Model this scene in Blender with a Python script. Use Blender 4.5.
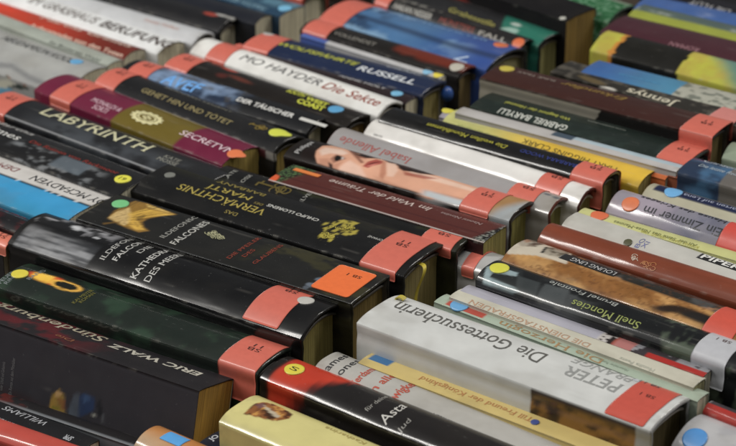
import bpy, bmesh, math
import numpy as np
from mathutils import Vector

# ------------------------------------------------------------------ clean
for o in list(bpy.data.objects):
    bpy.data.objects.remove(o)
SC = bpy.context.scene
COL = SC.collection
R = math.radians

# ------------------------------------------------------------------ camera
PITCH, YAW, FPX, DIST = R(26.5), R(36.0), 2200.0, 1.42
TABLE_Z = -0.150
FW = np.array([-math.sin(YAW)*math.cos(PITCH), math.cos(YAW)*math.cos(PITCH), -math.sin(PITCH)])
RT = np.array([math.cos(YAW), math.sin(YAW), 0.0])
UP = np.array([-math.sin(YAW)*math.sin(PITCH), math.cos(YAW)*math.sin(PITCH), math.cos(PITCH)])
CAMPOS = -DIST*FW
cam = bpy.data.cameras.new('camera')
camo = bpy.data.objects.new('camera', cam)
COL.objects.link(camo)
camo.location = CAMPOS
camo.rotation_euler = (math.pi/2-PITCH, 0, YAW)
cam.sensor_width = 36
cam.lens = FPX/736*36
cam.clip_start = 0.05
cam.clip_end = 50
cam.dof.use_dof = True
cam.dof.focus_distance = 1.33
cam.dof.aperture_fstop = 10.5
SC.camera = camo

# ------------------------------------------------------------------ light
w = bpy.data.worlds.new('World')
SC.world = w
w.use_nodes = True
bg = w.node_tree.nodes['Background']
bg.inputs[0].default_value = (0.95, 0.98, 1.0, 1)
bg.inputs[1].default_value = 0.10

def area(loc, target, sx, sy, power, color):
    l = bpy.data.lights.new('ceiling_light', 'AREA')
    l.shape = 'RECTANGLE'
    l.size, l.size_y = sx, sy
    l.energy = power
    l.color = color
    o = bpy.data.objects.new('ceiling_light', l)
    COL.objects.link(o)
    o.location = loc
    d = Vector(target)-Vector(loc)
    o.rotation_euler = d.to_track_quat('-Z', 'Y').to_euler()
    return o
def g2w(r, f, z):          # camera-ground frame (right, away, up) -> world
    return (r*math.cos(YAW)-f*math.sin(YAW), r*math.sin(YAW)+f*math.cos(YAW), z)
area(g2w(-2.3, 0.15, 2.1), (0, 0, 0), 0.10, 2.2, 66, (1.0, 0.97, 0.92))
area(g2w(1.9, 0.7, 1.9), (0, 0, 0), 0.16, 1.5, 26, (1.0, 0.96, 0.90))
area(g2w(0.0, -0.6, 2.6), (0, 0, 0), 1.6, 0.5, 28, (1.0, 0.97, 0.93))

SC.view_settings.view_transform = 'Standard'
SC.view_settings.look = 'None'
SC.view_settings.exposure = 0.0
SC.view_settings.gamma = 1.0

# ------------------------------------------------------------------ colour and noise helpers
def lin(c):
    if isinstance(c, str):
        c = [int(c[i:i+2], 16)/255 for i in (0, 2, 4)]
    c = np.array(c, dtype=float)
    c = np.where(c <= 0.04045, c/12.92, ((c+0.055)/1.055)**2.4)
    g = (c @ np.array([0.25, 0.65, 0.10]))          # printing inks are never fully pure: mix in a little of their own grey
    return c*0.90+g*0.10

def vnoise(x, y, seed=0):
    xi = np.floor(x).astype(np.int64); yi = np.floor(y).astype(np.int64)
    xf = x-xi; yf = y-yi
    def h(a, b):
        n = (a*374761393+b*668265263+seed*1442695041) & 0xffffffff
        n = ((n ^ (n >> 13))*1274126177) & 0xffffffff
        return ((n ^ (n >> 16)) & 0xffff)/65535.0
    u = xf*xf*(3-2*xf); v = yf*yf*(3-2*yf)
    return (h(xi, yi)*(1-u)+h(xi+1, yi)*u)*(1-v)+(h(xi, yi+1)*(1-u)+h(xi+1, yi+1)*u)*v
def fbm(x, y, seed=0, oct=4):
    a = 0; s = 0; k = 1.0
    for i in range(oct):
        a = a+k*vnoise(x*2**i+i*17.3, y*2**i+i*9.1, seed+i); s += k; k *= 0.55
    return a/s
def smooth(a, b, x):
    t = np.clip((x-a)/(b-a), 0, 1)
    return t*t*(3-2*t)
def mix(a, b, m):
    m = np.asarray(m)[..., None]
    return a*(1-m)+b*m

# ------------------------------------------------------------------ materials
def newmat(name):
    m = bpy.data.materials.new(name)
    m.use_nodes = True
    nt = m.node_tree
    return m, nt, nt.nodes['Principled BSDF']
def cover_mat(name, rough, coat, coatr, bump):
    m, nt, p = newmat(name)
    at = nt.nodes.new('ShaderNodeAttribute'); at.attribute_name = 'paint'
    tc = nt.nodes.new('ShaderNodeTexCoord')
    # scuffs and fingermarks: small changes of tone and gloss
    n1 = nt.nodes.new('ShaderNodeTexNoise'); n1.inputs['Scale'].default_value = 60; n1.inputs['Detail'].default_value = 6
    nt.links.new(tc.outputs['Object'], n1.inputs['Vector'])
    mr = nt.nodes.new('ShaderNodeMapRange')
    mr.inputs[1].default_value = 0.3; mr.inputs[2].default_value = 0.75
    mr.inputs[3].default_value = 0.93; mr.inputs[4].default_value = 1.07
    nt.links.new(n1.outputs[0], mr.inputs[0])
    mx = nt.nodes.new('ShaderNodeVectorMath'); mx.operation = 'SCALE'
    nt.links.new(at.outputs['Color'], mx.inputs[0]); nt.links.new(mr.outputs[0], mx.inputs['Scale'])
    # dust specks
    n3 = nt.nodes.new('ShaderNodeTexNoise'); n3.inputs['Scale'].default_value = 420; n3.inputs['Detail'].default_value = 2
    nt.links.new(tc.outputs['Object'], n3.inputs['Vector'])
    cr = nt.nodes.new('ShaderNodeMapRange'); cr.inputs[1].default_value = 0.69; cr.inputs[2].default_value = 0.76
    cr.inputs[3].default_value = 0.0; cr.inputs[4].default_value = 0.07
    nt.links.new(n3.outputs[0], cr.inputs[0])
    dm = nt.nodes.new('ShaderNodeMixRGB'); dm.inputs[2].default_value = (0.42, 0.42, 0.40, 1)
    nt.links.new(cr.outputs[0], dm.inputs[0]); nt.links.new(mx.outputs[0], dm.inputs[1])
    nt.links.new(dm.outputs[0], p.inputs['Base Color'])
    rr = nt.nodes.new('ShaderNodeMapRange'); rr.inputs[1].default_value = 0.3; rr.inputs[2].default_value = 0.7
    rr.inputs[3].default_value = rough-0.06; rr.inputs[4].default_value = rough+0.12
    nt.links.new(n1.outputs[0], rr.inputs[0]); nt.links.new(rr.outputs[0], p.inputs['Roughness'])
    p.inputs['Coat Weight'].default_value = coat
    p.inputs['Coat Roughness'].default_value = coatr
    p.inputs['Specular IOR Level'].default_value = 0.15
    # slack plastic film: long shallow ripples
    mp = nt.nodes.new('ShaderNodeMapping'); mp.inputs['Scale'].default_value = (16, 60, 60)
    nt.links.new(tc.outputs['Object'], mp.inputs['Vector'])
    n2 = nt.nodes.new('ShaderNodeTexNoise'); n2.inputs['Scale'].default_value = 1.3; n2.inputs['Detail'].default_value = 1.5
    nt.links.new(mp.outputs[0], n2.inputs['Vector'])
    b = nt.nodes.new('ShaderNodeBump'); b.inputs['Strength'].default_value = bump; b.inputs['Distance'].default_value = 0.004
    nt.links.new(n2.outputs[0], b.inputs['Height'])
    nt.links.new(b.outputs[0], p.inputs['Coat Normal'])
    b2 = nt.nodes.new('ShaderNodeBump'); b2.inputs['Strength'].default_value = bump*0.35; b2.inputs['Distance'].default_value = 0.003
    nt.links.new(n2.outputs[0], b2.inputs['Height'])
    nt.links.new(b2.outputs[0], p.inputs['Normal'])
    return m
M_FILM = cover_mat('film_wrapped_jacket', 0.46, 0.6, 0.13, 0.20)
M_SOFT = cover_mat('laminated_card', 0.52, 0.25, 0.25, 0.10)
M_MATTE = cover_mat('matte_card', 0.62, 0.08, 0.4, 0.1)
MATS = {'film': M_FILM, 'soft': M_SOFT, 'matte': M_MATTE}

_pc = {}
def page_mat(c):
    if c in _pc: return _pc[c]
    m, nt, p = newmat('paper_edges')
    tc = nt.nodes.new('ShaderNodeTexCoord')
    mp = nt.nodes.new('ShaderNodeMapping'); mp.inputs['Scale'].default_value = (4, 1100, 14)
    nt.links.new(tc.outputs['Object'], mp.inputs['Vector'])
    n = nt.nodes.new('ShaderNodeTexNoise'); n.inputs['Scale'].default_value = 1; n.inputs['Detail'].default_value = 3
    nt.links.new(mp.outputs[0], n.inputs['Vector'])
    n2 = nt.nodes.new('ShaderNodeTexNoise'); n2.inputs['Scale'].default_value = 35; n2.inputs['Detail'].default_value = 4
    nt.links.new(tc.outputs['Object'], n2.inputs['Vector'])
    ad = nt.nodes.new('ShaderNodeMath'); ad.operation = 'MULTIPLY_ADD'; ad.inputs[1].default_value = 0.5
    nt.links.new(n2.outputs[0], ad.inputs[0]); nt.links.new(n.outputs[0], ad.inputs[2])
    cr = nt.nodes.new('ShaderNodeValToRGB')
    k = lin(c)*2.1
    cr.color_ramp.elements[0].position = 0.5; cr.color_ramp.elements[0].color = (*(k*0.62), 1)
    cr.color_ramp.elements[1].position = 0.95; cr.color_ramp.elements[1].color = (*np.minimum(k*1.2, 1), 1)
    nt.links.new(ad.outputs[0], cr.inputs[0]); nt.links.new(cr.outputs[0], p.inputs['Base Color'])
    p.inputs['Roughness'].default_value = 0.85
    b = nt.nodes.new('ShaderNodeBump'); b.inputs['Strength'].default_value = 0.8; b.inputs['Distance'].default_value = 0.0012
    nt.links.new(n.outputs[0], b.inputs['Height']); nt.links.new(b.outputs[0], p.inputs['Normal'])
    _pc[c] = m
    return m
_ic = {}
def ink(c, gloss=0.35, metal=0.0, name='printing_ink'):
    key = (str(c), gloss, metal, name)
    if key in _ic: return _ic[key]
    m, nt, p = newmat(name)
    tc = nt.nodes.new('ShaderNodeTexCoord')
    n = nt.nodes.new('ShaderNodeTexNoise'); n.inputs['Scale'].default_value = 260; n.inputs['Detail'].default_value = 4
    nt.links.new(tc.outputs['Object'], n.inputs['Vector'])
    cr = nt.nodes.new('ShaderNodeValToRGB'); k = lin(c)
    cr.color_ramp.elements[0].position = 0.3; cr.color_ramp.elements[0].color = (*(k*0.95), 1)
    cr.color_ramp.elements[1].position = 0.65; cr.color_ramp.elements[1].color = (*np.minimum(k*1.03, 1), 1)
    nt.links.new(n.outputs[0], cr.inputs[0]); nt.links.new(cr.outputs[0], p.inputs['Base Color'])
    p.inputs['Roughness'].default_value = 0.5
    p.inputs['Metallic'].default_value = metal
    p.inputs['Coat Weight'].default_value = gloss
    p.inputs['Coat Roughness'].default_value = 0.2
    _ic[key] = m
    return m

# ------------------------------------------------------------------ mesh helpers
def link(name, me, mat, parent=None):
    o = bpy.data.objects.new(name, me)
    COL.objects.link(o)
    if mat is not None: me.materials.append(mat)
    if parent is not None: o.parent = parent
    return o
def grid_faces(nx, ny, off=0):
    i = np.arange(nx-1)[:, None]; j = np.arange(ny-1)[None, :]
    a = i*ny+j
    return (np.stack([a, a+ny, a+ny+1, a+1], -1).reshape(-1, 4)+off)
def quads_mesh(name, V, F, smooth_=True, col=None):
    me = bpy.data.meshes.new(name)
    V = np.asarray(V, dtype=np.float32); F = np.asarray(F, dtype=np.int32)
    me.vertices.add(len(V)); me.vertices.foreach_set('co', V.ravel())
    me.loops.add(F.size); me.loops.foreach_set('vertex_index', F.ravel())
    me.polygons.add(len(F)); me.polygons.foreach_set('loop_start', np.arange(len(F), dtype=np.int32)*4)
    me.update(calc_edges=True)
    if smooth_: me.polygons.foreach_set('use_smooth', np.ones(len(F), dtype=bool))
    if col is not None:
        a = me.color_attributes.new('paint', 'FLOAT_COLOR', 'POINT')
        c = np.ones((len(V), 4), dtype=np.float32); c[:, :3] = np.clip(col, 0, 1)
        a.data.foreach_set('color', c.ravel())
    me.validate()
    return me

def at(x, y, z=0.0):
    d = FW+RT*(x-368)/FPX-UP*(y-223)/FPX
    t = (z-CAMPOS[2])/d[2]
    return CAMPOS+d*t

CORAL = 'cf6350'
GROUP = 'library books standing spine up in rows'

class Book:
    def __init__(s, label, L, Rr, F, z=0.0, length=None, ext=None, rise=0.003, hard=True, color='202022',
                 paint=None, mat='film', pages='a09a84', lean=0.0, rim=None, side=None, p=2.4, dx=0.0016, thick=None, inset=None):
        z = z/100.0
        s.z = z; s.rise = rise
        zz = z-rise*1.0
        a = at(*L, zz); b = at(*Rr, zz); f = at(*F, zz)
        d = b-a; d[2] = 0
        Lm = np.linalg.norm(d); u = d/Lm
        n = np.array([-u[1], u[0], 0])
        s.t = thick/1000 if thick else abs(np.dot(f-a, n))
        if length and ext == 'L': a = b-u*length; Lm = length
        if length and ext == 'R': Lm = length
        s.L = Lm; s.u = u; s.n = n; s.a = a
        lean = R(lean)
        s.h = (z-TABLE_Z)/math.cos(lean)
        s.lean = lean
        root = bpy.data.objects.new('hardback_book' if hard else 'paperback_book', None)
        COL.objects.link(root)
        root.empty_display_size = 0.03
        base = a-n*(s.h*math.sin(lean)); base[2] = TABLE_Z
        root.location = base
        root.rotation_euler = (-lean, 0, math.atan2(u[1], u[0]))
        root['label'] = label; root['category'] = 'book'; root['group'] = GROUP
        s.root = root; s.hard = hard
        # --- profile of the outer skin (y, z) with z measured from the book base
        t = s.t; h = s.h
        th = np.linspace(0, math.pi, 41)
        ys = t/2*(1-np.cos(th))
        q = np.abs(2*ys/t-1)
        zs = h-rise*q**p
        # blend of the board edge into the spine
        side_d = np.concatenate([np.arange(0.002, 0.062, 0.002), [0.075, 0.095, min(0.12, h-0.004)]])
        side_d = side_d[side_d < h-rise-0.001]
        zn = (h-rise)-side_d[::-1]
        if hard:
            g = 0.0007*np.exp(-((side_d[::-1]-0.008)/0.003)**2)
        else:
            g = side_d*0
        bow = 0.0
        yn = g+bow
        P = [(0.0, 0.0)]+list(zip(yn, zn))+list(zip(ys, zs))+list(zip(t-yn[::-1], zn[::-1]))+[(t, 0.0)]
        # soften the corner between side and spine
        P = np.array(P)
        if rise < 0.0025 or p > 4:
            k = len(zn)+1
            r = 0.0009 if hard else 0.0005
            P[k, :] += (r*0.5, -0.0); P[k, 1] -= r*0.3
            j = k+len(ys)-1
            P[j, :] += (-r*0.5, 0); P[j, 1] -= r*0.3
        seg = np.hypot(*(P[1:]-P[:-1]).T)
        arc = np.concatenate([[0], np.cumsum(seg)])
        k0 = len(zn)+1; k1 = k0+len(ys)-1
        s.S = arc[k1]-arc[k0]
        s.arc = arc-arc[k0]
        s.P = P
        # --- outer skin grid
        nx = max(8, int(Lm/dx))
        xs = np.linspace(0, Lm, nx)
        ct = 0.0027 if hard else 0.0006
        XX, AA = np.meshgrid(xs, s.arc, indexing='ij')
        V = s.map(XX.ravel(), AA.ravel(), 0.0)
        base_c = lin(color)
        C = np.tile(base_c, (XX.size, 1))
        s.color = base_c
        if side is not None:
            C[AA.ravel() < -0.0005] = lin(side)
        if paint is not None:
            C = paint(s, XX.ravel(), AA.ravel()/s.S, C)
        # rubbed corners: a little bare paper along the spine edges, broken up
        e = np.minimum(np.abs(AA.ravel()), np.abs(AA.ravel()-s.S))
        wear = smooth(0.0016, 0.0, e)*smooth(0.55, 0.75, fbm(XX.ravel()*160+z*900, AA.ravel()*300, 5))
        C = mix(C, lin('b0aca2')*np.ones_like(C), wear*0.2)
        # handling grime: blotches, thicker towards the ends and corners, and fine scratches along the spine
        XR, AR = XX.ravel(), AA.ravel()
        endd = np.minimum(XR, Lm-XR)
        gr = smooth(.48, .78, fbm(XR*38+L[0], AR*55+L[1], 7))*.16+smooth(.010, 0, endd)*smooth(.3, .7, fbm(XR*220, AR*260+L[0], 9))*.22
        gr = gr*np.clip(C.mean(1)*3.0, .10, 1)
        C = mix(C, lin('6e6450')*np.ones_like(C), gr)
        scr = smooth(.80, .90, vnoise(XR*40+L[1], AR*1400, 11))*smooth(.5, .7, fbm(XR*22, AR*70+L[0], 12))
        C = mix(C, lin('9a968e')*np.ones_like(C), scr*.10)
        nn = len(P)
        Fq = [grid_faces(nx, nn)]
        VV = [V]; CC = [C]; off = len(V)
        # rims (rounded edge of the boards) at both ends and the inner skin
        rc = lin(rim) if rim else None
        for end, xe, sg in ((0, 0.0, -1), (1, Lm, 1)):
            rows = []
            m = 5
            for i in range(m):
                ph = math.pi*i/(m-1)
                dpt = ct*0.5*(1-math.cos(ph)); out = ct*0.35*math.sin(ph)
                rows.append(s.map(np.full(nn, xe+sg*out), s.arc, -dpt))
            Vr = np.stack(rows, 0).reshape(-1, 3)
            edgec = C.reshape(nx, nn, 3)[0 if end == 0 else -1]
            cr = np.tile(edgec if rc is None else rc*np.ones_like(edgec), (m, 1))
            VV.append(Vr); CC.append(cr); Fq.append(grid_faces(m, nn, off)); off += len(Vr)
        Vi = np.concatenate([s.map(np.full(nn, x), s.arc, -ct) for x in (0.0, Lm)])
        VV.append(Vi); CC.append(np.tile(lin('6a665c') if hard else lin('a09c90'), (len(Vi), 1)))
        Fq.append(grid_faces(2, nn, off)); off += len(Vi)
        me = quads_mesh('cover', np.concatenate(VV), np.concatenate(Fq), True, np.concatenate(CC))
        link('cover', me, MATS[mat], root)
        # --- page block
        ins = (0.0035 if hard else 0.0002) if inset is None else inset
        gap = 0.0035 if hard else 0.0004
        y0, y1 = ct+0.0002, t-ct-0.0002
        tt = np.linspace(0, 1, 15)
        py = y0+(y1-y0)*tt
        pz = h-ct-gap-rise*np.abs(2*tt-1)**p
        # the head/tail face bulges a hair and its leaves are uneven
        top = np.stack([py, pz], 1)
        nlev = 9
        rng = np.random.RandomState(int(abs(L[0]*7+L[1]*13)) % 9999)
        Vp = []; Fp = []; o2 = 0
        for xe, sg in ((ins, -1), (Lm-ins, 1)):
            lev = np.linspace(0, 1, nlev)
            gz = 0.003+(pz[None, :]-0.003)*(1-lev[:, None])
            gy = np.repeat(py[None, :], nlev, 0)
            gx = xe+sg*(-0.0003+rng.rand(1, 15)*0.0005)+gz*0
            Vp.append(np.stack([gx, gy, gz], -1).reshape(-1, 3)); Fp.append(grid_faces(nlev, 15, o2)); o2 += nlev*15
        tv = np.concatenate([np.stack([np.full(15, x), py, pz], 1) for x in (ins, Lm-ins)])
        Vp.append(tv); Fp.append(grid_faces(2, 15, o2)); o2 += 30
        for yy, zt in ((y0, pz[0]), (y1, pz[-1])):
            Vp.append(np.array([(ins, yy, 0.003), (ins, yy, zt), (Lm-ins, yy, 0.003), (Lm-ins, yy, zt)])); Fp.append(grid_faces(2, 2, o2)); o2 += 4
        me = quads_mesh('page_block', np.concatenate(Vp), np.concatenate(Fp), False)
        link('page_block', me, page_mat(pages), root)
        if hard:   # sewn headband where the leaves meet the spine
            for xe in (0.0024, Lm-0.0024):
                Vb = []
                for i in range(len(py)):
                    for k in range(6):
                        a_ = 2*math.pi*k/6
                        Vb.append((xe+0.0011*math.cos(a_), py[i], pz[i]-0.0002+0.0011*math.sin(a_)))
                Fb = [(i*6+k, i*6+(k+1) % 6, (i+1)*6+(k+1) % 6, (i+1)*6+k) for i in range(len(py)-1) for k in range(6)]
                me = quads_mesh('headband', np.array(Vb), np.array(Fb), True)
                link('headband', me, ink('55504a' if sum(base_c) < 0.9 else 'b9b4a6', 0.0, name='headband_cloth'), root)
    def map(s, X, A, off):
        y = np.interp(A, s.arc, s.P[:, 0]); z = np.interp(A, s.arc, s.P[:, 1])
        e = 0.0008
        y2 = np.interp(A+e, s.arc, s.P[:, 0]); y1 = np.interp(A-e, s.arc, s.P[:, 0])
        z2 = np.interp(A+e, s.arc, s.P[:, 1]); z1 = np.interp(A-e, s.arc, s.P[:, 1])
        ty, tz = y2-y1, z2-z1
        l = np.hypot(ty, tz)+1e-12
        ny, nz = -tz/l, ty/l
        return np.stack([X, y+ny*off, z+nz*off], -1)
    def loc(s, px, py):
        """photo pixel -> (distance along the book, distance round its skin from the near spine edge)"""
        d = FW+RT*(px-368)/FPX-UP*(py-223)/FPX
        zl = s.rise*0.3
        cl, sl = math.cos(s.lean), math.sin(s.lean)
        z3 = np.array([0, 0, 1.0])
        sp = s.n*cl-z3*sl; upv = s.n*sl+z3*cl
        o = np.array([s.a[0], s.a[1], s.z])-upv*zl
        t = ((o-CAMPOS)@upv)/(d@upv)
        q = CAMPOS+d*t-o
        X, Y = float(q@s.u), float(q@sp)
        if Y < 0:                                   # the point lies on the near cover
            o = np.array([s.a[0], s.a[1], s.z])-upv*s.rise
            t = ((o-CAMPOS)@sp)/(d@sp)
            q = CAMPOS+d*t-o
            return float(q@s.u), min(-0.0004, float(q@upv))
        if Y > s.t: return X, s.S+(Y-s.t)
        m = (s.arc >= 0) & (s.arc <= s.S+1e-9)
        return X, float(np.interp(Y, s.P[m, 0], s.arc[m]))
    def v(s, px, py):
        X, A = s.loc(px, py)
        return X, A/s.S
    # ---- printed words
    def text(s, txt, p0, p1, H, c='e8e8e0', mode='up', name='title', serif=False, bold=0.0, shear=0.0, metal=0.0,
             label=None, off=0.00018, fit=True, spacing=1.0, dv=0.0, parent=None):
        X0, A0 = s.loc(*p0); X1, A1 = s.loc(*p1)
        cu = bpy.data.curves.new(name, 'FONT')
        cu.body = txt; cu.align_x = 'CENTER'; cu.align_y = 'BOTTOM_BASELINE'
        cu.shear = shear; cu.offset = 0 if 'M' in txt else bold*.8; cu.resolution_u = 3; cu.space_character = spacing
        cu.space_line = 0.9
        ob = bpy.data.objects.new(name, cu); COL.objects.link(ob)
        bpy.context.view_layer.update()
        dg = bpy.context.evaluated_depsgraph_get()
        me = bpy.data.meshes.new_from_object(ob.evaluated_get(dg))
        bpy.data.objects.remove(ob); bpy.data.curves.remove(cu)
        bm = bmesh.new(); bm.from_mesh(me); bpy.data.meshes.remove(me)
        bmesh.ops.remove_doubles(bm, verts=bm.verts, dist=1e-5)
        if serif:
            slabs = []
            for e in bm.edges:
                if len(e.link_faces) != 1: continue
                a, b = e.verts[0].co, e.verts[1].co
                if abs(a.y-b.y) < 0.004 and 0.03 < abs(a.x-b.x) < 0.17:
                    fc = e.link_faces[0].calc_center_median().y
                    dn = 1 if fc > a.y else -1
                    slabs.append((min(a.x, b.x), max(a.x, b.x), a.y, dn))
            for x0, x1, y, dn in slabs:
                vs = [bm.verts.new(q) for q in ((x0-0.055, y, 0.01), (x1+0.055, y, 0.01), (x1+0.02, y+dn*0.045, 0.01), (x0-0.02, y+dn*0.045, 0.01))]
                if dn < 0: vs.reverse()
                bm.faces.new(vs)
        co = np.array([q.co[:] for q in bm.verts])
        if len(co) == 0: return None
        xmin, xmax = co[:, 0].min(), co[:, 0].max(); ymin, ymax = co[:, 1].min(), co[:, 1].max()
        nl = txt.count('\n')
        capu = 0.70
        H *= 1.15 if mode in ('up', 'down') and parent is None else (.84 if mode == 'across' and H > 3.5 else 1)
        sy = (H/1000)/capu
        if mode in ('up', 'down'):
            W = abs(X1-X0)
        else:
            W = abs(A1-A0)
        sx = W/(xmax-xmin) if fit else sy
        cx = (xmin+xmax)/2
        cy = (capu/2) if nl == 0 else (ymin+ymax)/2
        Xc, Ac = (X0+X1)/2, (A0+A1)/2+dv/1000
        if mode in ('up', 'down') and nl == 0 and parent is None:
            hh = min(H/1000, s.S*.8)
            Ac = min(max(Ac, hh*.5+.0008), s.S-hh*.5-.0012)
        for q in bm.verts:
            tx, ty = (q.co.x-cx)*sx, (q.co.y-cy)*sy
            o = q.co.z*0.004
            if mode == 'up': q.co = (Xc+tx, Ac+ty, o)
            elif mode == 'down': q.co = (Xc-tx, Ac-ty, o)
            elif mode == 'across': q.co = (Xc-ty, Ac+tx, o)
            else: q.co = (Xc+ty, Ac-tx, o)
        ay = [q.co.y for q in bm.verts]
        y = min(ay)
        while y < max(ay):
            y += 0.0016
            geom = bm.verts[:]+bm.edges[:]+bm.faces[:]
            bmesh.ops.bisect_plane(bm, geom=geom, plane_co=(0, y, 0), plane_no=(0, 1, 0), dist=1e-7)
        co = np.array([q.co[:] for q in bm.verts])
        P = s.map(co[:, 0], co[:, 1], off)
        P[:, 2] += co[:, 2]
        for q, pp in zip(bm.verts, P): q.co = pp
        me = bpy.data.meshes.new(name); bm.to_mesh(me); bm.free()
        o = link(name, me, ink(c, 0.35, metal), parent or s.root)
        if label: o['label'] = label
        return o
    def patch(s, name, x0, x1, a0, a1, c, off=0.00042, fn=None, wobble=0.0, corner=0.0012, mat=None, parent=None):
        nx, na = 26, 40
        xs = np.linspace(x0, x1, nx); as_ = np.linspace(a0, a1, na)
        XX, AA = np.meshgrid(xs, as_, indexing='ij')
        # rounded corners: pull the first and last rows inward
        ex = np.minimum(XX-x0, x1-XX); ea = np.minimum(AA-a0, a1-AA)
        k = corner
        cxm = np.sign(XX-(x0+x1)/2); cam_ = np.sign(AA-(a0+a1)/2)
        inn = (ex < k) & (ea < k)
        dx = k-ex; da = k-ea
        l = np.hypot(dx, da)
        fct = np.where(inn & (l > k), k/np.maximum(l, 1e-9), 1.0)
        XX = XX-cxm*np.where(inn, dx*(fct-1)*-1, 0); AA = AA-cam_*np.where(inn, da*(fct-1)*-1, 0)
        V = s.map(XX.ravel(), AA.ravel(), off+wobble*fbm(XX.ravel()*90, AA.ravel()*90, 3))
        n0 = len(V)
        V2 = s.map(XX.ravel(), AA.ravel(), 0.00002)
        F = grid_faces(nx, na)
        idx = np.arange(nx*na).reshape(nx, na)
        ring = np.concatenate([idx[:, 0], idx[-1, 1:], idx[-2::-1, -1], idx[0, -2:0:-1]])
        r2 = np.roll(ring, -1)
        Fe = np.stack([ring, r2, r2+n0, ring+n0], -1)
        me = quads_mesh(name, np.concatenate([V, V2]), np.concatenate([F, Fe]), True)
        return link(name, me, mat or ink(c, 0.5, name='sticker_paper'), parent or s.root)
    def sticker(s, px, py, wid=25, c=CORAL, a0=-0.006, a1=None, txt='SB\n11', tpos=0.56, size=3.0, mode='down'):
        X, A = s.loc(px, py)
        wid /= 1000
        a1 = s.S+0.014 if a1 is None else a1
        o = s.patch('signature_sticker', X-wid/2, X+wid/2, a0, a1, c, wobble=0.0001)
        if txt:
            p0 = s.inv(X-0.0045, s.S*tpos); p1 = s.inv(X+0.0045, s.S*tpos)
            s.text(txt, p0, p1, size, c='45201c', mode=mode, name='sticker_writing', off=0.0006, bold=0.0, parent=o)
        return o
    def inv(s, X, A):
        q = s.map(np.array([X]), np.array([A]), 0)[0]
        wv = s.a+s.u*q[0]+s.n*q[1]
        pz = s.z-s.rise*0.3
        d = np.array([wv[0], wv[1], pz])-CAMPOS
        f = d@FW
        return 368+FPX*(d@RT)/f, 223-FPX*(d@UP)/f
    def dot(s, px, py, d=11.5, c='d8cf20', name='dot_sticker', off=0.0006, drip=None, el=1.0, txt=None, mat=None):
        X, A = s.loc(px, py); r = d/2000
        if s.S > 2*r*el: A = min(max(A, r*el*.9), s.S-r*el*.9)
        else: r = s.S*.48/el; A = s.S/2
        n = 40; rings = 7
        V = [(X, A)]
        for j in range(1, rings+1):
            for i in range(n):
                a = 2*math.pi*i/n
                rr = r*j/rings
                dd = 0
                if drip is not None:
                    dd = r*0.75*max(0, math.cos(a-drip))**14*(j/rings)
                V.append((X+(rr+dd)*math.cos(a), A+(rr+dd)*el*math.sin(a)))
        V = np.array(V)
        P = s.map(V[:, 0], V[:, 1], off)
        P2 = s.map(V[-n:, 0], V[-n:, 1], 0.00003)
        bm = bmesh.new()
        vs = [bm.verts.new(p) for p in np.concatenate([P, P2])]
        for i in range(n):
            bm.faces.new((vs[0], vs[1+i], vs[1+(i+1) % n]))
        for j in range(rings-1):
            for i in range(n):
                a = 1+j*n+i; b = 1+j*n+(i+1) % n
                bm.faces.new((vs[a], vs[a+n], vs[b+n], vs[b]))
        for i in range(n):
            a = 1+(rings-1)*n+i; b = 1+(rings-1)*n+(i+1) % n
            bm.faces.new((vs[a], vs[a+n], vs[b+n], vs[b]))
        for f in bm.faces: f.smooth = True
        me = bpy.data.meshes.new(name); bm.to_mesh(me); bm.free()
        o = link(name, me, mat or ink(c, 0.4, name='sticker_paper'), s.root)
        if txt:
            s.text(txt, s.inv(X-r*0.45, A), s.inv(X+r*0.45, A), 4, c='30301a', mode='up', name='sticker_writing', off=0.0007, parent=o)
        return o
    def poly(s, X, V, C, org, k, pts, c, soft=0.5, amt=1.0, tex=None):
        """flat printed shape; its corners are given as org + pts/k and carried on to the skin"""
        Q = [s.loc(org[0]+x/k, org[1]+y/k) for x, y in pts]
        Q = np.array(Q)*1000
        x = X*1000; y = V*s.S*1000
        sel = (x > Q[:, 0].min()-3) & (x < Q[:, 0].max()+3) & (y > Q[:, 1].min()-3) & (y < Q[:, 1].max()+3)
        if not sel.any(): return C
        xs, ys = x[sel], y[sel]
        inside = np.zeros(len(xs), bool); dist = np.full(len(xs), 1e9)
        for i in range(len(Q)):
            x0, y0 = Q[i]; x1, y1 = Q[(i+1) % len(Q)]
            cond = ((y0 > ys) != (y1 > ys)) & (xs < (x1-x0)*(ys-y0)/((y1-y0) if abs(y1-y0) > 1e-9 else 1e-9)+x0)
            inside ^= cond
            l2 = (x1-x0)**2+(y1-y0)**2+1e-9
            t = np.clip(((xs-x0)*(x1-x0)+(ys-y0)*(y1-y0))/l2, 0, 1)
            dist = np.minimum(dist, np.hypot(xs-x0-t*(x1-x0), ys-y0-t*(y1-y0)))
        sd = np.where(inside, dist, -dist)
        m = smooth(-soft, soft, sd)*amt
        if tex is not None: m = m*tex[sel]
        C = C.copy()
        C[sel] = mix(C[sel], lin(c)*np.ones_like(C[sel]), m)
        return C
    def blobs(s, X, V, lst, C, aspect=True):
        """soft ellipses: (px,py, rx mm, ry mm, colour, softness[, angle])"""
        for it in lst:
            px, py, rx, ry, c, so = it[:6]
            ang = R(it[6]) if len(it) > 6 else 0
            x0, v0 = s.v(px, py)
            dx = (X-x0)*1000; dy = (V-v0)*s.S*1000
            a = dx*math.cos(ang)+dy*math.sin(ang); b = -dx*math.sin(ang)+dy*math.cos(ang)
            r = np.hypot(a/rx, b/ry)
            C = mix(C, lin(c)*np.ones_like(C), smooth(1+so/2, 1-so/2, r))
        return C

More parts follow.
